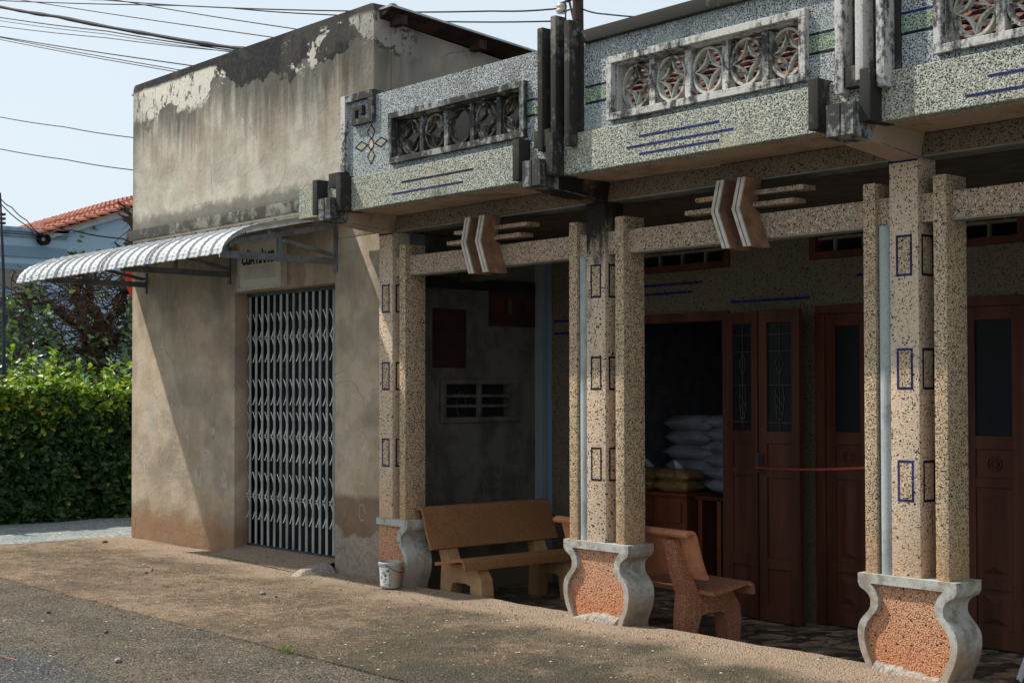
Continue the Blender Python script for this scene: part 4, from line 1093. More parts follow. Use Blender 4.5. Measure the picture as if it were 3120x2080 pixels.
# label wraps the left part; built as a curved skin
ca=math.atan2(-7.55-by,7.74-bx)   # towards the viewer side
m=MB(); n=14; A0,A1=ca-1.25,ca-.12
for k in range(n+1):
    a=A0+(A1-A0)*k/n
    for z in (.02,.185):
        r=.0885+(z-.012)*(.098-.088)/.183+.0012; m.v.append((bx+r*math.cos(a),by+r*math.sin(a),bz+z))
for k in range(n): m.f.append((2*k,2*k+2,2*k+3,2*k+1))
lab=m.build('label','label',B)
def wraptext(body,size,aa,z,mat,sx=1.):
    o=text('print',body,mat,B,size,(0,0,0),depth=.0,sx=sx,bold=.0006)
    for v in o.data.vertices:
        p=v.co+OFF[B.name]; r=.0885+(z+p.z-.012)*.055+.0024; a=aa+p.x/r
        v.co=Vector((bx+r*math.cos(a),by+r*math.sin(a),bz+z+p.z))-OFF[B.name]
wraptext('ON',.034,ca-.92,.125,'inkblue',.8); wraptext('&',.036,ca-1.05,.085,'inkblue'); wraptext('1 KG',.022,ca-.50,.028,'inkblue')
wraptext('LF',.016,ca-.98,.165,'black')
m=MB()
for (a,z,w,h) in ((-.45,.11,.018,.012),(-.38,.118,.012,.016),(-.52,.118,.01,.02),(-.42,.082,.016,.014),(-.30,.155,.012,.02),(-.15,.155,.012,.03),(-.62,.06,.008,.02)):
    aa=ca+a; r=.0885+(z)*.055+.0026
    q=[]
    for (du,dz) in ((-w/2,0),(0,-h/2),(w/2,0),(.2*w,h/2),(-.3*w,h/2)):
        t=aa+du/r; q.append((bx+r*math.cos(t),by+r*math.sin(t),bz+z+dz))
    m.add(q,[tuple(range(5))])
m.build('black_smear','black',B)

# ---------------------------------------------------------------- small stones, grass
sid=0
def stone(x,y,s,lab,mat='stone',z=0):
    random.seed(int(x*100)); bm=bmesh.new(); bmesh.ops.create_icosphere(bm,subdivisions=2,radius=s)
    for v in bm.verts: v.co*=random.uniform(.78,1.15); v.co.z*=.6
    me=bpy.data.meshes.new('pebble'); bm.to_mesh(me); bm.free(); me.materials.append(M[mat])
    o=bpy.data.objects.new('pebble',me); C.objects.link(o); o.location=(x,y,z+s*.35); tag(o,lab,'stone','loose stones on the concrete')
stone(-.93,-3.41,.030,'grey pebble on the rough street slab below the grass tuft',z=-.01)
stone(-2.89,-1.15,.024,'grey pebble in the middle of the brown pavement','stone')
stone(-2.68,-1.15,.013,'tiny dark stone just right of the grey pavement pebble','metal_dark')
stone(-2.03,-2.98,.018,'dark stone on the gravelly slab left of centre','metal_dark',-.01)
stone(-3.21,-2.91,.018,'dark chip farthest left on the gravelly street slab','metal_dark',-.01)
stone(-4.86,-1.25,.018,'flat dark chip on the pavement before the shop wall','metal_dark')
stone(-7.70,-.35,.035,'brown lump at the outer corner of the shop wall','bark')
stone(2.66,.50,.075,'fist-sized pale stone leaning against the nearest column base','brokenplaster',-.06)
random.seed(11); m=MB()
for k in range(110):
    x=-.49+random.gauss(0,.035); y=-2.42+random.gauss(0,.03); h=random.uniform(.015,.05); a=random.uniform(0,6.28); dx,dy=math.cos(a),math.sin(a); l=random.uniform(.01,.04)
    m.add([(x-.002*dy,y+.002*dx,0),(x+.002*dy,y-.002*dx,0),(x+dx*l,y+dy*l,h)],[(0,1,2)])
tag(m.build('grass_tuft','grassm'),'small tuft of grass growing in the pavement joint','grass')
def twig(pts,r,lab,mat='bark'):
    m=MB(); m.tube(pts,r,5); tag(m.build('twig',mat,smooth=True,loc=pts[0]),lab,'twig')
twig([(-5.30,-1.02,.012),(-5.12,-1.06,.014),(-4.95,-1.15,.010)],.007,'thin dark twig lying on the pavement before the shop wall')
twig([(-1.62,-3.92,.004),(-1.50,-3.93,.006),(-1.36,-3.90,.002)],.004,'pale straw at the lower left edge of the street','wood_l')
# loose grit scattered on the paving
random.seed(5); m=MB()
def gpt():
    if random.random()<.55: return random.uniform(-8,5),random.uniform(-5.2,-2.4),-.010
    return random.uniform(-7.8,4),random.uniform(-2.4,.05),.003
for k in range(8200):
    x,y,z=gpt(); s=random.choice((.003,.004,.005,.007,.010,.013)); a=random.uniform(0,6.28); t=[]
    for q in range(4):
        aa=a+q*1.57+random.uniform(-.3,.3); t.append((x+s*math.cos(aa),y+s*math.sin(aa),z))
    m.add(t+[(x,y,z+s*.45)],[(0,1,4),(1,2,4),(2,3,4),(3,0,4)])
g=G('grit',.9,.2); ri=g.n('ShaderNodeNewGeometry').outputs['Random Per Island']
M['grit']=g.col(g.ramp(ri,[(0,(.03,.03,.03)),(.35,(.13,.105,.08)),(.8,(.22,.18,.135)),(.93,(.42,.38,.32)),(1,(.48,.44,.38))]))
o=m.build('loose_grit','grit'); o['kind']='stuff'; o['label']='fine grit and flakes scattered over the paving'
# white tube at the lower right
P_=thing('white_tube','slim white tube leaning into the porch at the right edge','tube',(2.89,1.0,-.17))
m=MB(); m.tube([(2.89,1.0,-.16),(3.22,1.0,.72)],.022,10); m.build('shaft','whitepipe',P_,smooth=True)
m=MB(); m.lathe([(0,-.01),(.028,-.01),(.028,.03),(0,.03)],(2.89,1.0,-.16),12); m.build('foot','metal_dark',P_)

# ---------------------------------------------------------------- rope
m=MB(); pts=[]
for k in range(26):
    t=k/25; pts.append((.165+t*(2.45-.165),1.685+(.25-1.685)*t,1.10+.155*t-.018*math.sin(math.pi*t)))
m.tube(pts,.009,8); tag(m.build('rope','rope',smooth=True),'red rope tied from the door handle across to the nearest column','rope')
# ---------------------------------------------------------------- posters on porch end wall
X=-2.9
m=MB(); m.box(X,X+.006,.69,1.10,1.955,2.52); o=tag(m.build('poster','poster2'),'tall plain dark red poster on the porch end wall, the left one','poster')
m=MB(); m.box(X+.005,X+.012,1.38,1.985,2.37,2.77); o=tag(m.build('poster','poster'),'wide red and gold poster high on the porch end wall','poster')
m=MB(); m.box(X+.0125,X+.014,1.46,1.56,2.52,2.64); m.build('red_motif','poster_red',o); m=MB(); m.box(X+.0125,X+.014,1.62,1.68,2.5,2.66); m.build('gold_motif','poster_gold',o)
# ---------------------------------------------------------------- inside the room
D=thing('dresser','low wooden chest of panelled doors inside the doorway','dresser',(-2.0,3.2,-.17))
m=MB(); m.box(-2.62,-1.80,3.02,4.0,-.17,.68); m.build('carcass','wood_l',D,bevel=.006)
m=MB(); m.box(-2.66,-1.76,2.97,4.04,.68,.715); m.build('top','wood_l',D,bevel=.006)
for k in range(2):
    m=MB(); m.box(-2.56+k*.38,-2.24+k*.38,3.0,3.018,.42,.62); m.build('drawer','wood_l',D,bevel=.004)
    m=MB(); m.box(-2.56+k*.38,-2.24+k*.38,3.0,3.018,-.10,.38); m.build('cupboard_door','wood_l',D,bevel=.004)
t=thing('table','dark side table beside the chest inside the doorway','table',(-1.2,3.3,-.17))
m=MB(); m.box(-1.72,-.6,3.05,4.0,.66,.70); m.build('tabletop','wood',t)
for x in (-1.70,-1.46,-.66): MB().box(x,x+.05,3.08,3.13,-.17,.66).build('leg','wood_l',t)
def pillow(name,mat,c,sx,sy,sz,seed,rot=0,parent=None):
    random.seed(seed); bm=bmesh.new(); bmesh.ops.create_cube(bm,size=2); bmesh.ops.subdivide_edges(bm,edges=bm.edges[:],cuts=7,use_grid_fill=True)
    for v in bm.verts:
        x,y,z=v.co; r=max(abs(x),abs(y)); p=(1-abs(x)**5)*(1-abs(y)**4)
        zz=z*(.12+.88*max(p,0)**.45)
        n=NZ.noise(Vector((x*1.7+seed,y*1.7,z)))
        xx=x*(1-.10*(1-abs(y))**2*0)+.03*n; yy=y*(1-.08*abs(x)**4)+.04*n
        v.co=Vector((xx*sx,yy*sy,(zz+.10*n)*sz)); v.co.z-=.05*sz*abs(x)**3
    me=bpy.data.meshes.new(name); bm.to_mesh(me); bm.free()
    for p in me.polygons: p.use_smooth=True
    me.materials.append(M[mat]); o=bpy.data.objects.new(name,me); C.objects.link(o); o.location=c; o.rotation_euler=(0,0,rot)
    if parent: o.parent=parent
    return o
ords=['lowest','second from the floor','third from the floor','fourth from the floor','fifth from the floor','topmost']
for i in range(6):
    z=.83+i*.13 if i<6 else 0
    o=pillow('sack','sack',(-1.42,3.55,.785+i*.128),.40,.30,.078,20+i,.05*((i%3)-1))
    tag(o,'white woven sack %s in the right-hand pile beside the open door'%('lowest' if i==0 else 'topmost' if i==5 else ords[i].replace('floor','bottom')),'sack','white sacks piled in the room')
for i in range(5):
    o=pillow('sack','sack',(-2.12,3.66,.80+i*.15),.34,.30,.088,40+i,.08*((i%3)-1))
    tag(o,'dim white sack %s in the left-hand rear pile'%('lowest' if i==0 else 'topmost' if i==4 else ords[i].replace('floor','bottom')),'sack','white sacks piled in the room')
for k,(x,y,z,l) in enumerate(((-2.50,3.2,.775,'lower bag of brown grain at the left end of the chest top'),(-2.46,3.2,.885,'upper bag of brown grain at the left end of the chest top'),(-2.02,3.14,.775,'lower bag of brown grain with a white patch, beside the door side of the chest'),(-2.02,3.16,.885,'upper bag of brown grain at the right end of the chest top'))):
    o=pillow('grain_bag','bag',(x,y,z),.19 if k<2 else .24,.15,.062,60+k); tag(o,l,'bag','clear bags of brown grain')
    if k in (1,3):
        m=MB(); m.add([(x-.05,y,z+.05),(x+.05,y,z+.05),(x+.02,y+.03,z+.07),(x-.09,y+.01,z+.15),(x-.06,y+.03,z+.13)],[(0,1,2),(0,2,4),(0,4,3)])
        q=m.build('knot','tie'); q.parent=o; q.matrix_parent_inverse=Matrix.Translation(-Vector(o.location))
# ---------------------------------------------------------------- foliage helpers
def leaf_quad(m,c,size,d,n,fold=.25):
    d=Vector(d).normalized(); n=Vector(n).normalized(); s=d.cross(n)
    if s.length<.01: s=Vector((1,0,0))
    s.normalize(); n=s.cross(d)
    c=Vector(c); w=size*.30; L=size
    m.add([c,c+d*L*.30+s*w+n*w*fold,c+d*L*.68+s*w*.8+n*w*fold,c+d*L,c+d*L*.68-s*w*.8+n*w*fold,c+d*L*.30-s*w+n*w*fold],[(0,1,2,3),(0,3,4,5)])
HG=thing('hedge','dense clipped green hedge with bright young shoots on top beside the road','hedge',(-11.2,2,-.02))
random.seed(21)
def htop(y): return 1.80+.10*NZ.noise(Vector((y*1.3,0,0)))+.06*NZ.noise(Vector((y*4,2,0)))
def hx(y,z): return -10.85-.0*y+.14*NZ.noise(Vector((y*1.6,z*1.6,0)))+.09*NZ.noise(Vector((y*5,z*5,3)))
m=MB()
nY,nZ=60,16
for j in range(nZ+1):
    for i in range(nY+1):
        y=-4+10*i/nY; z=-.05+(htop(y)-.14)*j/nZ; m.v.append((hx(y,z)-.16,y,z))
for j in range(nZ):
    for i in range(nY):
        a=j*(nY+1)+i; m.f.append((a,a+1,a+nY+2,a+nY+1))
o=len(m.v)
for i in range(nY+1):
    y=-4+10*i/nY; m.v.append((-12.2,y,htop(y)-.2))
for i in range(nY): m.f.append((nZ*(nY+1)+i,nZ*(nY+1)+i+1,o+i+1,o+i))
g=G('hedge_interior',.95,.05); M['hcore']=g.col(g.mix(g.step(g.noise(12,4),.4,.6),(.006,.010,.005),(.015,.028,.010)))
m.build('dark_hull','hcore',HG)  # near-black sheet behind the leaves, standing for the hedge's inner shade
m=MB(); my=MB()
for k in range(11500):
    y=random.uniform(-1.9,3.4) if random.random()<.88 else random.uniform(-4,6); z=random.uniform(0,1)**.92
    zz=z*htop(y)
    dpt=random.expovariate(1/.06)
    x=hx(y,zz)+.05-dpt
    if x<-11.5: x=-11.4
    d=(random.uniform(.0,1),random.uniform(-1,1),random.uniform(-.9,.6)); n=(random.uniform(.2,1),random.uniform(-.7,.7),random.uniform(-.1,1))
    young=(zz>htop(y)-.70*random.random()**1.6-.15*NZ.noise(Vector((y*2,0,5)))) or random.random()<.03
    leaf_quad(my if young else m,(x,y,zz),random.uniform(.075,.135),d,n)
for k in range(4200):
    y=random.uniform(-1.9,3.4) if random.random()<.85 else random.uniform(-4,6); x=random.uniform(-12.2,-10.75); zz=htop(y)+random.gauss(0,.05)-.06
    d=(random.uniform(-.4,1),random.uniform(-1,1),random.uniform(-.3,.9)); n=(random.uniform(-.2,.8),random.uniform(-.6,.6),1)
    leaf_quad(my if random.random()<.8 else m,(x,y,zz),random.uniform(.08,.14),d,n)
st=MB()
for k in range(190):
    y=random.uniform(-1.9,3.4); x=random.uniform(-12,-10.8); h=random.choice((.15,.2,.3,.45,.6))*random.uniform(.6,1.1); b0=Vector((x,y,htop(y)-.08)); lean=Vector((random.uniform(-.2,.25),random.uniform(-.25,.25),1)).normalized()
    st.tube([b0,b0+lean*h*.5,b0+lean*h],[.006,.004,.002],4)
    nl=int(h/.028)
    for q in range(nl):
        t=(q+1)/nl; c=b0+lean*h*t; a=random.uniform(0,6.28)
        leaf_quad(my,c,random.uniform(.08,.135),(math.cos(a),math.sin(a),random.uniform(.0,.9)),(random.uniform(-.3,.8),random.uniform(-.5,.5),1))
m.build('foliage','leaf',HG); my.build('young_shoots','leaf_y',HG); st.build('stems','bark',HG)
# ---------------------------------------------------------------- gnarled tree
TR=thing('gnarled_tree','pruned gnarled tree hung with vines behind the hedge','tree',(-12.7,1.9,0))
random.seed(33)
def limb(p,q,r0,r1,wob=.09,n=7,m=None):
    p=Vector(p);q=Vector(q); pts=[];rs=[]
    for i in range(n+1):
        t=i/n; e=Vector((random.uniform(-1,1),random.uniform(-1,1),random.uniform(-1,1)))*wob*(1 if 0<i<n else 0); pts.append(p+(q-p)*t+e); rs.append((r0+(r1-r0)*t)*random.uniform(.82,1.2))
    m.tube(pts,rs,7); return pts
tm=MB(); X0=-12.6
nodes=[]
nodes+=limb((X0,2.15,-.02),(X0,1.75,2.35),.20,.17,.05,8,tm)
nodes+=limb((X0,1.75,2.3),(X0,1.50,3.15),.15,.09,.05,6,tm)
nodes+=limb((X0,1.50,3.1),(X0,1.42,3.75),.085,.05,.05,6,tm)
nodes+=limb((X0,1.85,2.4),(X0-.1,1.72,3.2),.10,.08,.05,6,tm)
nodes+=limb((X0-.1,1.72,3.2),(X0-.1,1.62,3.7),.07,.05,.04,5,tm)
nodes+=limb((X0,1.85,2.5),(X0+.1,2.15,3.05),.09,.06,.05,6,tm)
nodes+=limb((X0+.1,2.1,2.95),(X0,2.40,3.15),.055,.04,.05,5,tm)
nodes+=limb((X0,1.9,2.4),(X0,2.45,2.75),.08,.06,.04,5,tm)
nodes+=limb((X0,1.7,2.5),(X0+.1,1.15,2.95),.09,.05,.06,7,tm)
nodes+=limb((X0+.1,1.15,2.95),(X0+.15,.58,3.14),.045,.03,.03,6,tm)
nodes+=limb((X0,1.6,2.3),(X0+.1,.85,2.46),.06,.035,.04,6,tm)
nodes+=limb((X0,2.1,2.9),(X0,2.38,3.9),.09,.10,.06,8,tm)
nodes+=limb((X0,2.38,3.9),(X0,2.40,4.5),.12,.07,.05,5,tm)
for k in range(16):
    b0=Vector((X0,random.choice((2.33,2.36,1.50,1.53)),random.uniform(3.85,4.5)))
    if b0.y<2: b0.z=random.uniform(3.70,3.82)
    a=random.uniform(0,6.28); L=random.uniform(.10,.26); limb(b0,b0+Vector((.3*math.cos(a),-abs(math.sin(a)) if b0.y>2 else math.sin(a),random.uniform(-.2,.8)))*L,.035,.010,.012,4,tm)
tm.build('trunk','bark',TR,smooth=True)
tw=MB()
for k in range(1300):
    b0=Vector(random.choice(nodes)); 
    if random.random()<.6: b0=Vector((X0+random.uniform(-.3,.4),random.uniform(.55,2.6),random.uniform(2.0,3.55)))
    if b0.z>3.6 and random.random()<.8: continue
    if b0.z<1.4: b0.z+=1.2
    a=random.uniform(0,6.28); L=random.uniform(.15,.55); e=b0+Vector((.5*math.cos(a),math.sin(a),random.uniform(-1,.35)))*L
    pts=[]
    for i in range(6):
        t=i/5; pts.append(b0+(e-b0)*t+Vector((random.uniform(-1,1),random.uniform(-1,1),random.uniform(-1,1)))*.03)
    tw.tube(pts,[.010,.009,.008,.006,.005,.003],4,False)
tw.build('twigs','bark',TR)
vl=MB()
for s in range(48):
    y=random.choice([random.uniform(-.4,1.1),random.uniform(-.4,1.2),random.uniform(2.,2.8)]); x=X0+random.uniform(.15,.6); z=random.uniform(2.5,3.5); L=random.uniform(.4,1.3); p=Vector((x,y,z)); pts=[p.copy()]
    for i in range(int(L/.07)):
        p=p+Vector((random.uniform(-.02,.02),random.uniform(-.035,.035),-.07)); pts.append(p.copy())
        for q in range(random.choice((1,1,2))):
            a=random.uniform(0,6.28); leaf_quad(vl,p,random.uniform(.07,.13),(math.cos(a)*.6+.3,math.sin(a),random.uniform(-.8,.3)),(1,random.uniform(-.6,.6),random.uniform(0,1)),.1)
    tw2=pts
for k in range(900):
    y=random.uniform(-.6,2.8); z=1.75+abs(random.gauss(0,.55)); 
    if z>3.4: continue
    leaf_quad(vl,(X0+random.uniform(-.2,.7),y,z),random.uniform(.06,.12),(random.uniform(-.3,1),random.uniform(-1,1),random.uniform(-.9,.4)),(1,random.uniform(-.6,.6),random.uniform(0,1)),.1)
for (y,z) in ((1.43,4.20),(1.45,4.13),(1.46,4.05),(1.42,3.98),(1.38,3.86),(1.36,3.80),(2.30,4.5),(2.34,4.42)):
    leaf_quad(vl,(X0+.1,y,z),.10,(.3,random.uniform(-1,1),-.2),(1,0,.6),.1)
vl.build('vine_leaves','leaf_v',TR)
# ---------------------------------------------------------------- blue house
BH=thing('blue_house','pale blue rendered house with red tiled roof beyond the hedge','house',(-16,3,-.2))
XB=-16
m=MB(); m.box(XB-.3,XB,-3,2.77,3.44,4.40); m.build('parapet_wall','bluewall',BH)
m=MB(); m.box(XB-.3,XB+.03,-3,2.79,4.02,4.20); m.box(XB-.3,XB+.03,-3,2.79,3.79,3.90) 
m.build('blue_band','bluewall2',BH)
m=MB(); m.box(XB-.35,XB+.10,-3,2.83,4.44,4.52); m.box(XB-.35,XB+.07,-3,2.81,4.405,4.438); m.box(XB-.35,XB+.04,-3,2.80,4.36,4.40); m.build('cornice','bluecorn',BH,bevel=.02,smooth=True)
m=MB(); m.box(XB-.02,XB+.025,-3,2.2,3.46,3.785); m.build('stone_cladding','cladding',BH)
m=MB(); m.box(XB-.3,XB+.05,-3,3.0,3.32,3.44); m.build('canopy_edge','bluecorn',BH)
m=MB(); m.box(XB-.28,XB-.02,-3,2.2,-.2,3.32); m.build('teal_panel','teal',BH)
m=MB(); m.box(XB-.28,XB-.021,2.2,2.769,-.2,3.439); m.build('side_wall','bluewall',BH)
m=MB(); m.prism([(2.77,-.2),(2.77,4.50),(6.5,5.78),(10,4.6),(10,-.2)],XB-.3,XB-.03,'x'); m.build('gable_wall','bluewall',BH)
# roof: rises with y, ridge at y=6.5
def rfz(y): return 4.42+(y-2.3)*.355
m=MB(); m.prism([(2.3,rfz(2.3)-.12),(6.6,rfz(6.6)-.12),(6.6,rfz(6.6)-.02),(2.3,rfz(2.3)-.02)],XB-.02,XB+.10,'x'); m.build('barge_board','sheet_dark',BH)
m=MB(); m.prism([(2.3,rfz(2.3)-.02),(6.6,rfz(6.6)-.02),(6.6,rfz(6.6)),(2.3,rfz(2.3))],XB-8,XB+.22,'x'); rb=m.build('roof','tile',BH)
random.seed(9); m=MB(); L=math.hypot(4.3,4.3*.355); uy=Vector((0,4.3/L,4.3*.355/L)); un=Vector((0,-uy.z,uy.y))
for j in range(22):
    for i in range(30):
        x=XB+.22-i*.2; p=Vector((x,2.15-.12*(i*.0),rfz(2.15)))+uy*(j*.2); K=4; o=len(m.v)
        for e in (0,1):
            for k in range(K+1):
                a=math.pi*k/K; q=p+Vector((-.1+.105*math.cos(a),0,0))+un*(math.sin(a)*.06+(.045 if e==0 else .0))+uy*(e*.24)+Vector((0,0,random.uniform(0,.006))); m.v.append(tuple(q))
        for k in range(K): m.f.append((o+k,o+k+1,o+K+2+k,o+K+1+k))
        oo=len(m.v)
        for k in range(K+1): m.v.append(tuple(Vector(m.v[o+k])-un*.03))
        for k in range(K): m.f.append((o+k,oo+k,oo+k+1,o+k+1))
m.build('roof_tiles','tile',rb)
# stepped ridge tiles along the hip
m=MB(); 
for k in range(11):
    y=2.9+k*.20; x=XB-1.3
    z=rfz(y)+.10
    m.hexa([(x-.12,y,z-.05),(x+.12,y,z-.05),(x+.10,y+.26,z-.0),(x-.10,y+.26,z-.0),(x-.05,y,z+.05),(x+.05,y,z+.05),(x+.04,y+.26,z+.11),(x-.04,y+.26,z+.11)])
m.build('ridge_tiles','tile',rb)
m=MB()
for y in (3.3,3.9,4.6): m.box(XB-.03,XB+.06,y,y+.07,rfz(y)-.19,rfz(y)-.12)
m.build('rafter_ends','bluecorn',BH)
# coiled cable lump on the parapet
CB=thing('cable_coil','tangled coil of black cable hung on the blue parapet','cable coil',(-15.9,2.33,4.3))
random.seed(3); m=MB()
for q in range(9):
    pts=[]; c=Vector((-15.88,2.33,4.33)); rr=random.uniform(.05,.11); a0=random.uniform(0,6); tx=random.uniform(-.4,.4)
    for k in range(14):
        a=a0+k*.5; pts.append(c+Vector((tx*math.cos(a)*rr,rr*math.cos(a),rr*.9*math.sin(a)+random.uniform(-.01,.01))))
    m.tube(pts,.012,5)
m.build('loops','cable',CB)
# ---------------------------------------------------------------- red round sign behind the shop corner
RS=thing('round_sign','red round sign half hidden behind the left corner of the shop','sign',(-9,.98,-.02))
m=MB(); N=40; pts=[(.98+.45*math.cos(2*math.pi*k/N),3.18+.45*math.sin(2*math.pi*k/N)) for k in range(N)]
m.prism(pts,-9.02,-9.0,'x'); m.build('disc','red',RS,bevel=.003)
m=MB(); m.tube([(-9.05,.98,-.02),(-9.05,.98,3.5)],.03,10); m.build('post','polemetal',RS,smooth=True)
# ---------------------------------------------------------------- poles and cables
PL=thing('utility_pole','slender dark steel pole at the left edge with clamps','pole',(-11.5,-.06,-.02))
m=MB(); m.tube([(-11.5,-.03,-.02),(-11.5,-.06,3.3),(-11.5,-.115,4.45)],[.03,.022,.012],10); m.build('shaft','polemetal',PL,smooth=True)
for z in (4.02,4.08,4.14): MB().box(-11.53,-11.46,-.13,-.05,z,z+.03).build('clamp','metal_dark',PL)
PR=thing('utility_pole','dark wooden pole with white insulator rising behind the parapet','pole',(-9.62,9,-.02))
m=MB(); m.tube([(-9.62,9,-.02),(-9.60,9,7.5),(-9.62,9,10.5)],[.11,.095,.085],14); m.build('shaft','under_roof',PR,smooth=True)
m=MB(); m.lathe([(0,-.08),(.08,-.08),(.10,-.04),(.085,0),(.10,.04),(.08,.08),(.03,.09),(0,.09)],(-10.01,9,8.27),16); m.build('insulator','porcelain',PR,smooth=True)
m=MB()
for z in (8.20,8.36): m.tube([(-10.02,8.97,z),(-9.6,8.97,z)],.016,6)
m.tube([(-9.88,8.97,8.05),(-9.88,8.97,8.5)],.014,6); m.tube([(-9.82,8.97,8.45),(-9.65,8.97,7.9)],.02,6); m.tube([(-9.93,8.97,8.75),(-9.80,8.97,8.35)],.05,8)
m.build('bracket','metal_dark',PR)
WR=[
([(-37.37,9,14.14),(-35.2,9,13.66),(-23.74,9,11.15),(-16.38,9,9.52),(-11.85,9,8.6),(-10.11,9,8.29)],.016,'thin cable strung to the white insulator on the pole'),
([(-29.75,9,12.6),(-28.09,9,12.2),(-21.25,9,10.58),(-16.94,9,9.55),(-13.8,9,8.8),(-9.7,9,8.0)],.015,'thin cable passing just under the insulator cable to the pole'),
([(-28.88,9,12.48),(-27.28,9,12.03),(-18.49,9,9.56),(-16.49,9,9.0)],.013,'fine cable steepest near the top of the sky'),
([(-35.7,9,13.91),(-33.64,9,13.36),(-19.44,9,9.56),(-17.35,9,9.0)],.013,'fine cable crossing the sky above the thick bundle'),
([(-37.37,9,14.06),(-35.2,9,13.47),(-30.88,9,12.3),(-25.14,9,10.7),(-20.7,9,9.53),(-18.49,9,8.94)],.05,'thick black cable bundle, heaviest line in the sky'),
([(-37.37,9,13.67),(-35.19,9,13.14),(-27.71,9,11.28),(-20.97,9,9.53),(-18.73,9,8.94)],.016,'cable running close beneath the thick bundle'),
([(-37.36,9,13.60),(-35.19,9,13.04),(-27.71,9,11.20),(-20.97,9,9.49),(-18.73,9,8.90)],.010,'finest cable of the pair beneath the thick bundle'),
([(-37.36,9,13.38),(-35.19,9,12.87),(-27.71,9,11.1),(-21.25,9,9.57),(-18.98,9,9.03)],.012,'lone fine cable midway between bundle and lower trio'),
([(-37.35,9,13.08),(-35.19,9,12.55),(-22.97,9,9.53),(-20.52,9,8.93)],.016,'upper cable of the lower fanning trio'),
([(-37.36,9,13.11),(-35.19,9,12.53),(-23.62,9,9.54),(-21.11,9,8.89)],.013,'middle cable of the lower fanning trio'),
([(-37.35,9,13.04),(-35.18,9,12.46),(-23.78,9,9.52),(-21.25,9,8.87)],.012,'bottom cable of the lower fanning trio'),
([(-37.31,9,10.52),(-35.14,9,10.08),(-30.37,9,9.1),(-26.3,9,8.26),(-23.5,9,7.68)],.014,'single cable low in the sky, upper of two'),
([(-37.29,9,9.52),(-35.13,9,9.1),(-30.36,9,8.19),(-26.29,9,7.42),(-23.49,9,6.89)],.015,'single sagging cable low in the sky, lower of two'),
([(-9.55,9,8.18),(-8.95,9,7.96),(-7.5,9,7.62)],.014,'short cable leaving the pole to the right'),
([(-12,-.2,4.62),(-12,.08,4.44),(-12,.24,4.33),(-12,.46,4.16),(-12,.67,3.97)],.008,'thin cable dropping from the left to the blue parapet, upper'),
([(-12,-.2,4.55),(-12,.08,4.37),(-12,.43,4.10),(-12,.72,3.96)],.008,'thin cable dropping from the left to the blue parapet, lower'),
([(-12,.95,4.09),(-12,1.12,4.07),(-12,1.91,4.00),(-12,2.3,3.96)],.010,'black cable across the blue gable wall to the tree'),
]
def sag(pts,n=8):
    out=[]
    for i in range(len(pts)-1):
        p,q=Vector(pts[i]),Vector(pts[i+1])
        for k in range(n): out.append(p+(q-p)*k/n+Vector((0,0,-.02*math.sin(math.pi*k/n))))
    out.append(Vector(pts[-1])); return out
for pts,r,lab in WR:
    m=MB(); P=sag(pts)
    if r>.04: m.tube(P,[r*random.uniform(.75,1.25) for _ in P],8)
    else: m.tube(P,r,5)
    tag(m.build('overhead_cable','cable',smooth=True),lab,'cable','overhead cables')

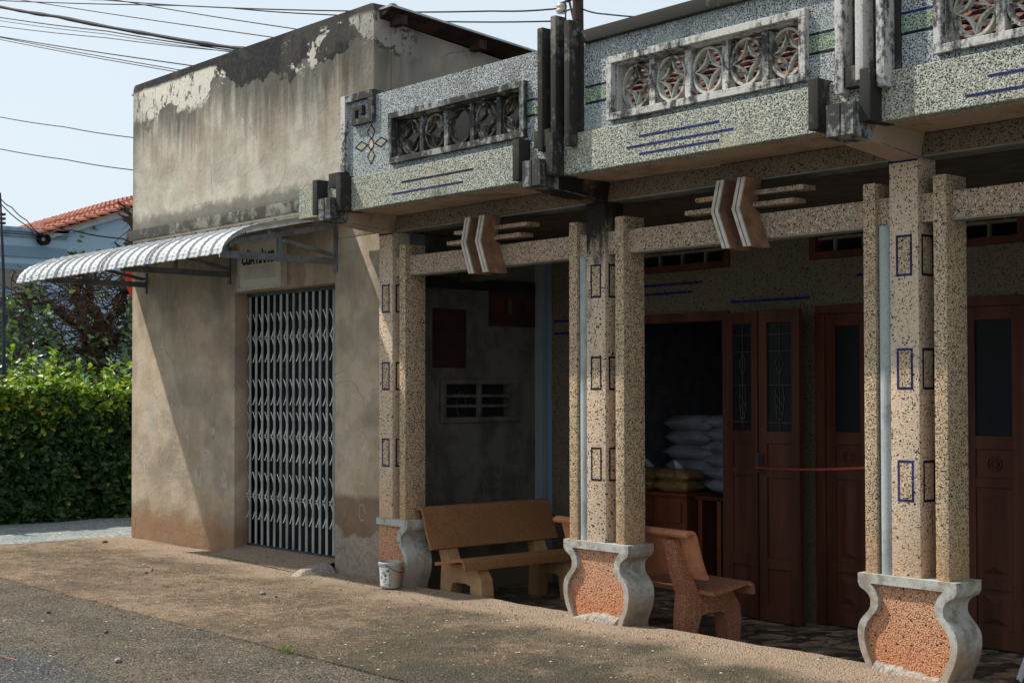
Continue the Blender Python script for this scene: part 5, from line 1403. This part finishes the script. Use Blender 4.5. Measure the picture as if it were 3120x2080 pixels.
# ---------------------------------------------------------------- camera, light, sky
sc=bpy.context.scene
cam=bpy.data.cameras.new('camera'); co=bpy.data.objects.new('camera',cam); C.objects.link(co); sc.camera=co
cam.lens=50.0*3267/3267; cam.sensor_width=36; cam.sensor_fit='HORIZONTAL'; cam.clip_end=2000; cam.clip_start=.05
F=3267.0; cam.lens=36*F/2352
yaw,pitch,roll=R(49.04),R(1.3),R(-0.1)
fwd=Vector((-math.sin(yaw)*math.cos(pitch),math.cos(yaw)*math.cos(pitch),math.sin(pitch)))
rt=Vector((math.cos(yaw),math.sin(yaw),0)); up=rt.cross(fwd)
Rv=rt*math.cos(roll)+up*math.sin(roll); Uv=-rt*math.sin(roll)+up*math.cos(roll)
mw=Matrix((( Rv.x,Uv.x,-fwd.x,7.74),(Rv.y,Uv.y,-fwd.y,-7.55),(Rv.z,Uv.z,-fwd.z,1.75),(0,0,0,1)))
co.matrix_world=mw
PYv=894-F*math.tan(pitch)
cam.shift_y=(PYv-784)/2352
sun_dir=Vector((1.91,1.0,-2.85)).normalized()
sl=bpy.data.lights.new('sun','SUN'); sl.energy=4.3; sl.angle=R(1.2); sl.color=(1,.93,.83)
so=bpy.data.objects.new('sun',sl); C.objects.link(so); so.rotation_euler=sun_dir.to_track_quat('-Z','Y').to_euler()
w=bpy.data.worlds.new('World'); sc.world=w; w.use_nodes=True; nt=w.node_tree
bg=nt.nodes['Background']; sky=nt.nodes.new('ShaderNodeTexSky'); sky.sky_type='NISHITA'; sky.sun_disc=False
d=-sun_dir; sky.sun_elevation=math.asin(d.z); sky.sun_rotation=math.atan2(d.x,d.y)
sky.air_density=1.0; sky.dust_density=2.5; sky.ozone_density=1.0
# thin high overcast veil mixed over the blue
mx=nt.nodes.new('ShaderNodeMix'); mx.data_type='RGBA'; 
tc=nt.nodes.new('ShaderNodeTexCoord'); nz=nt.nodes.new('ShaderNodeTexNoise'); nz.inputs['Scale'].default_value=1.5; nz.inputs['Detail'].default_value=5
nt.links.new(tc.outputs['Generated'],nz.inputs['Vector'])
mr=nt.nodes.new('ShaderNodeMapRange'); mr.inputs[1].default_value=.3; mr.inputs[2].default_value=.7; mr.inputs[3].default_value=.72; mr.inputs[4].default_value=.86
nt.links.new(nz.outputs['Fac'],mr.inputs[0]); nt.links.new(mr.outputs[0],mx.inputs[0])
nt.links.new(sky.outputs[0],mx.inputs[6]); mx.inputs[7].default_value=(6.1,6.85,7.4,1)
nt.links.new(mx.outputs[2],bg.inputs[0]); bg.inputs[1].default_value=.10
sc.view_settings.view_transform='Standard'; sc.view_settings.look='None'; sc.view_settings.exposure=0.45; sc.view_settings.gamma=1
sc.cycles.max_bounces=6
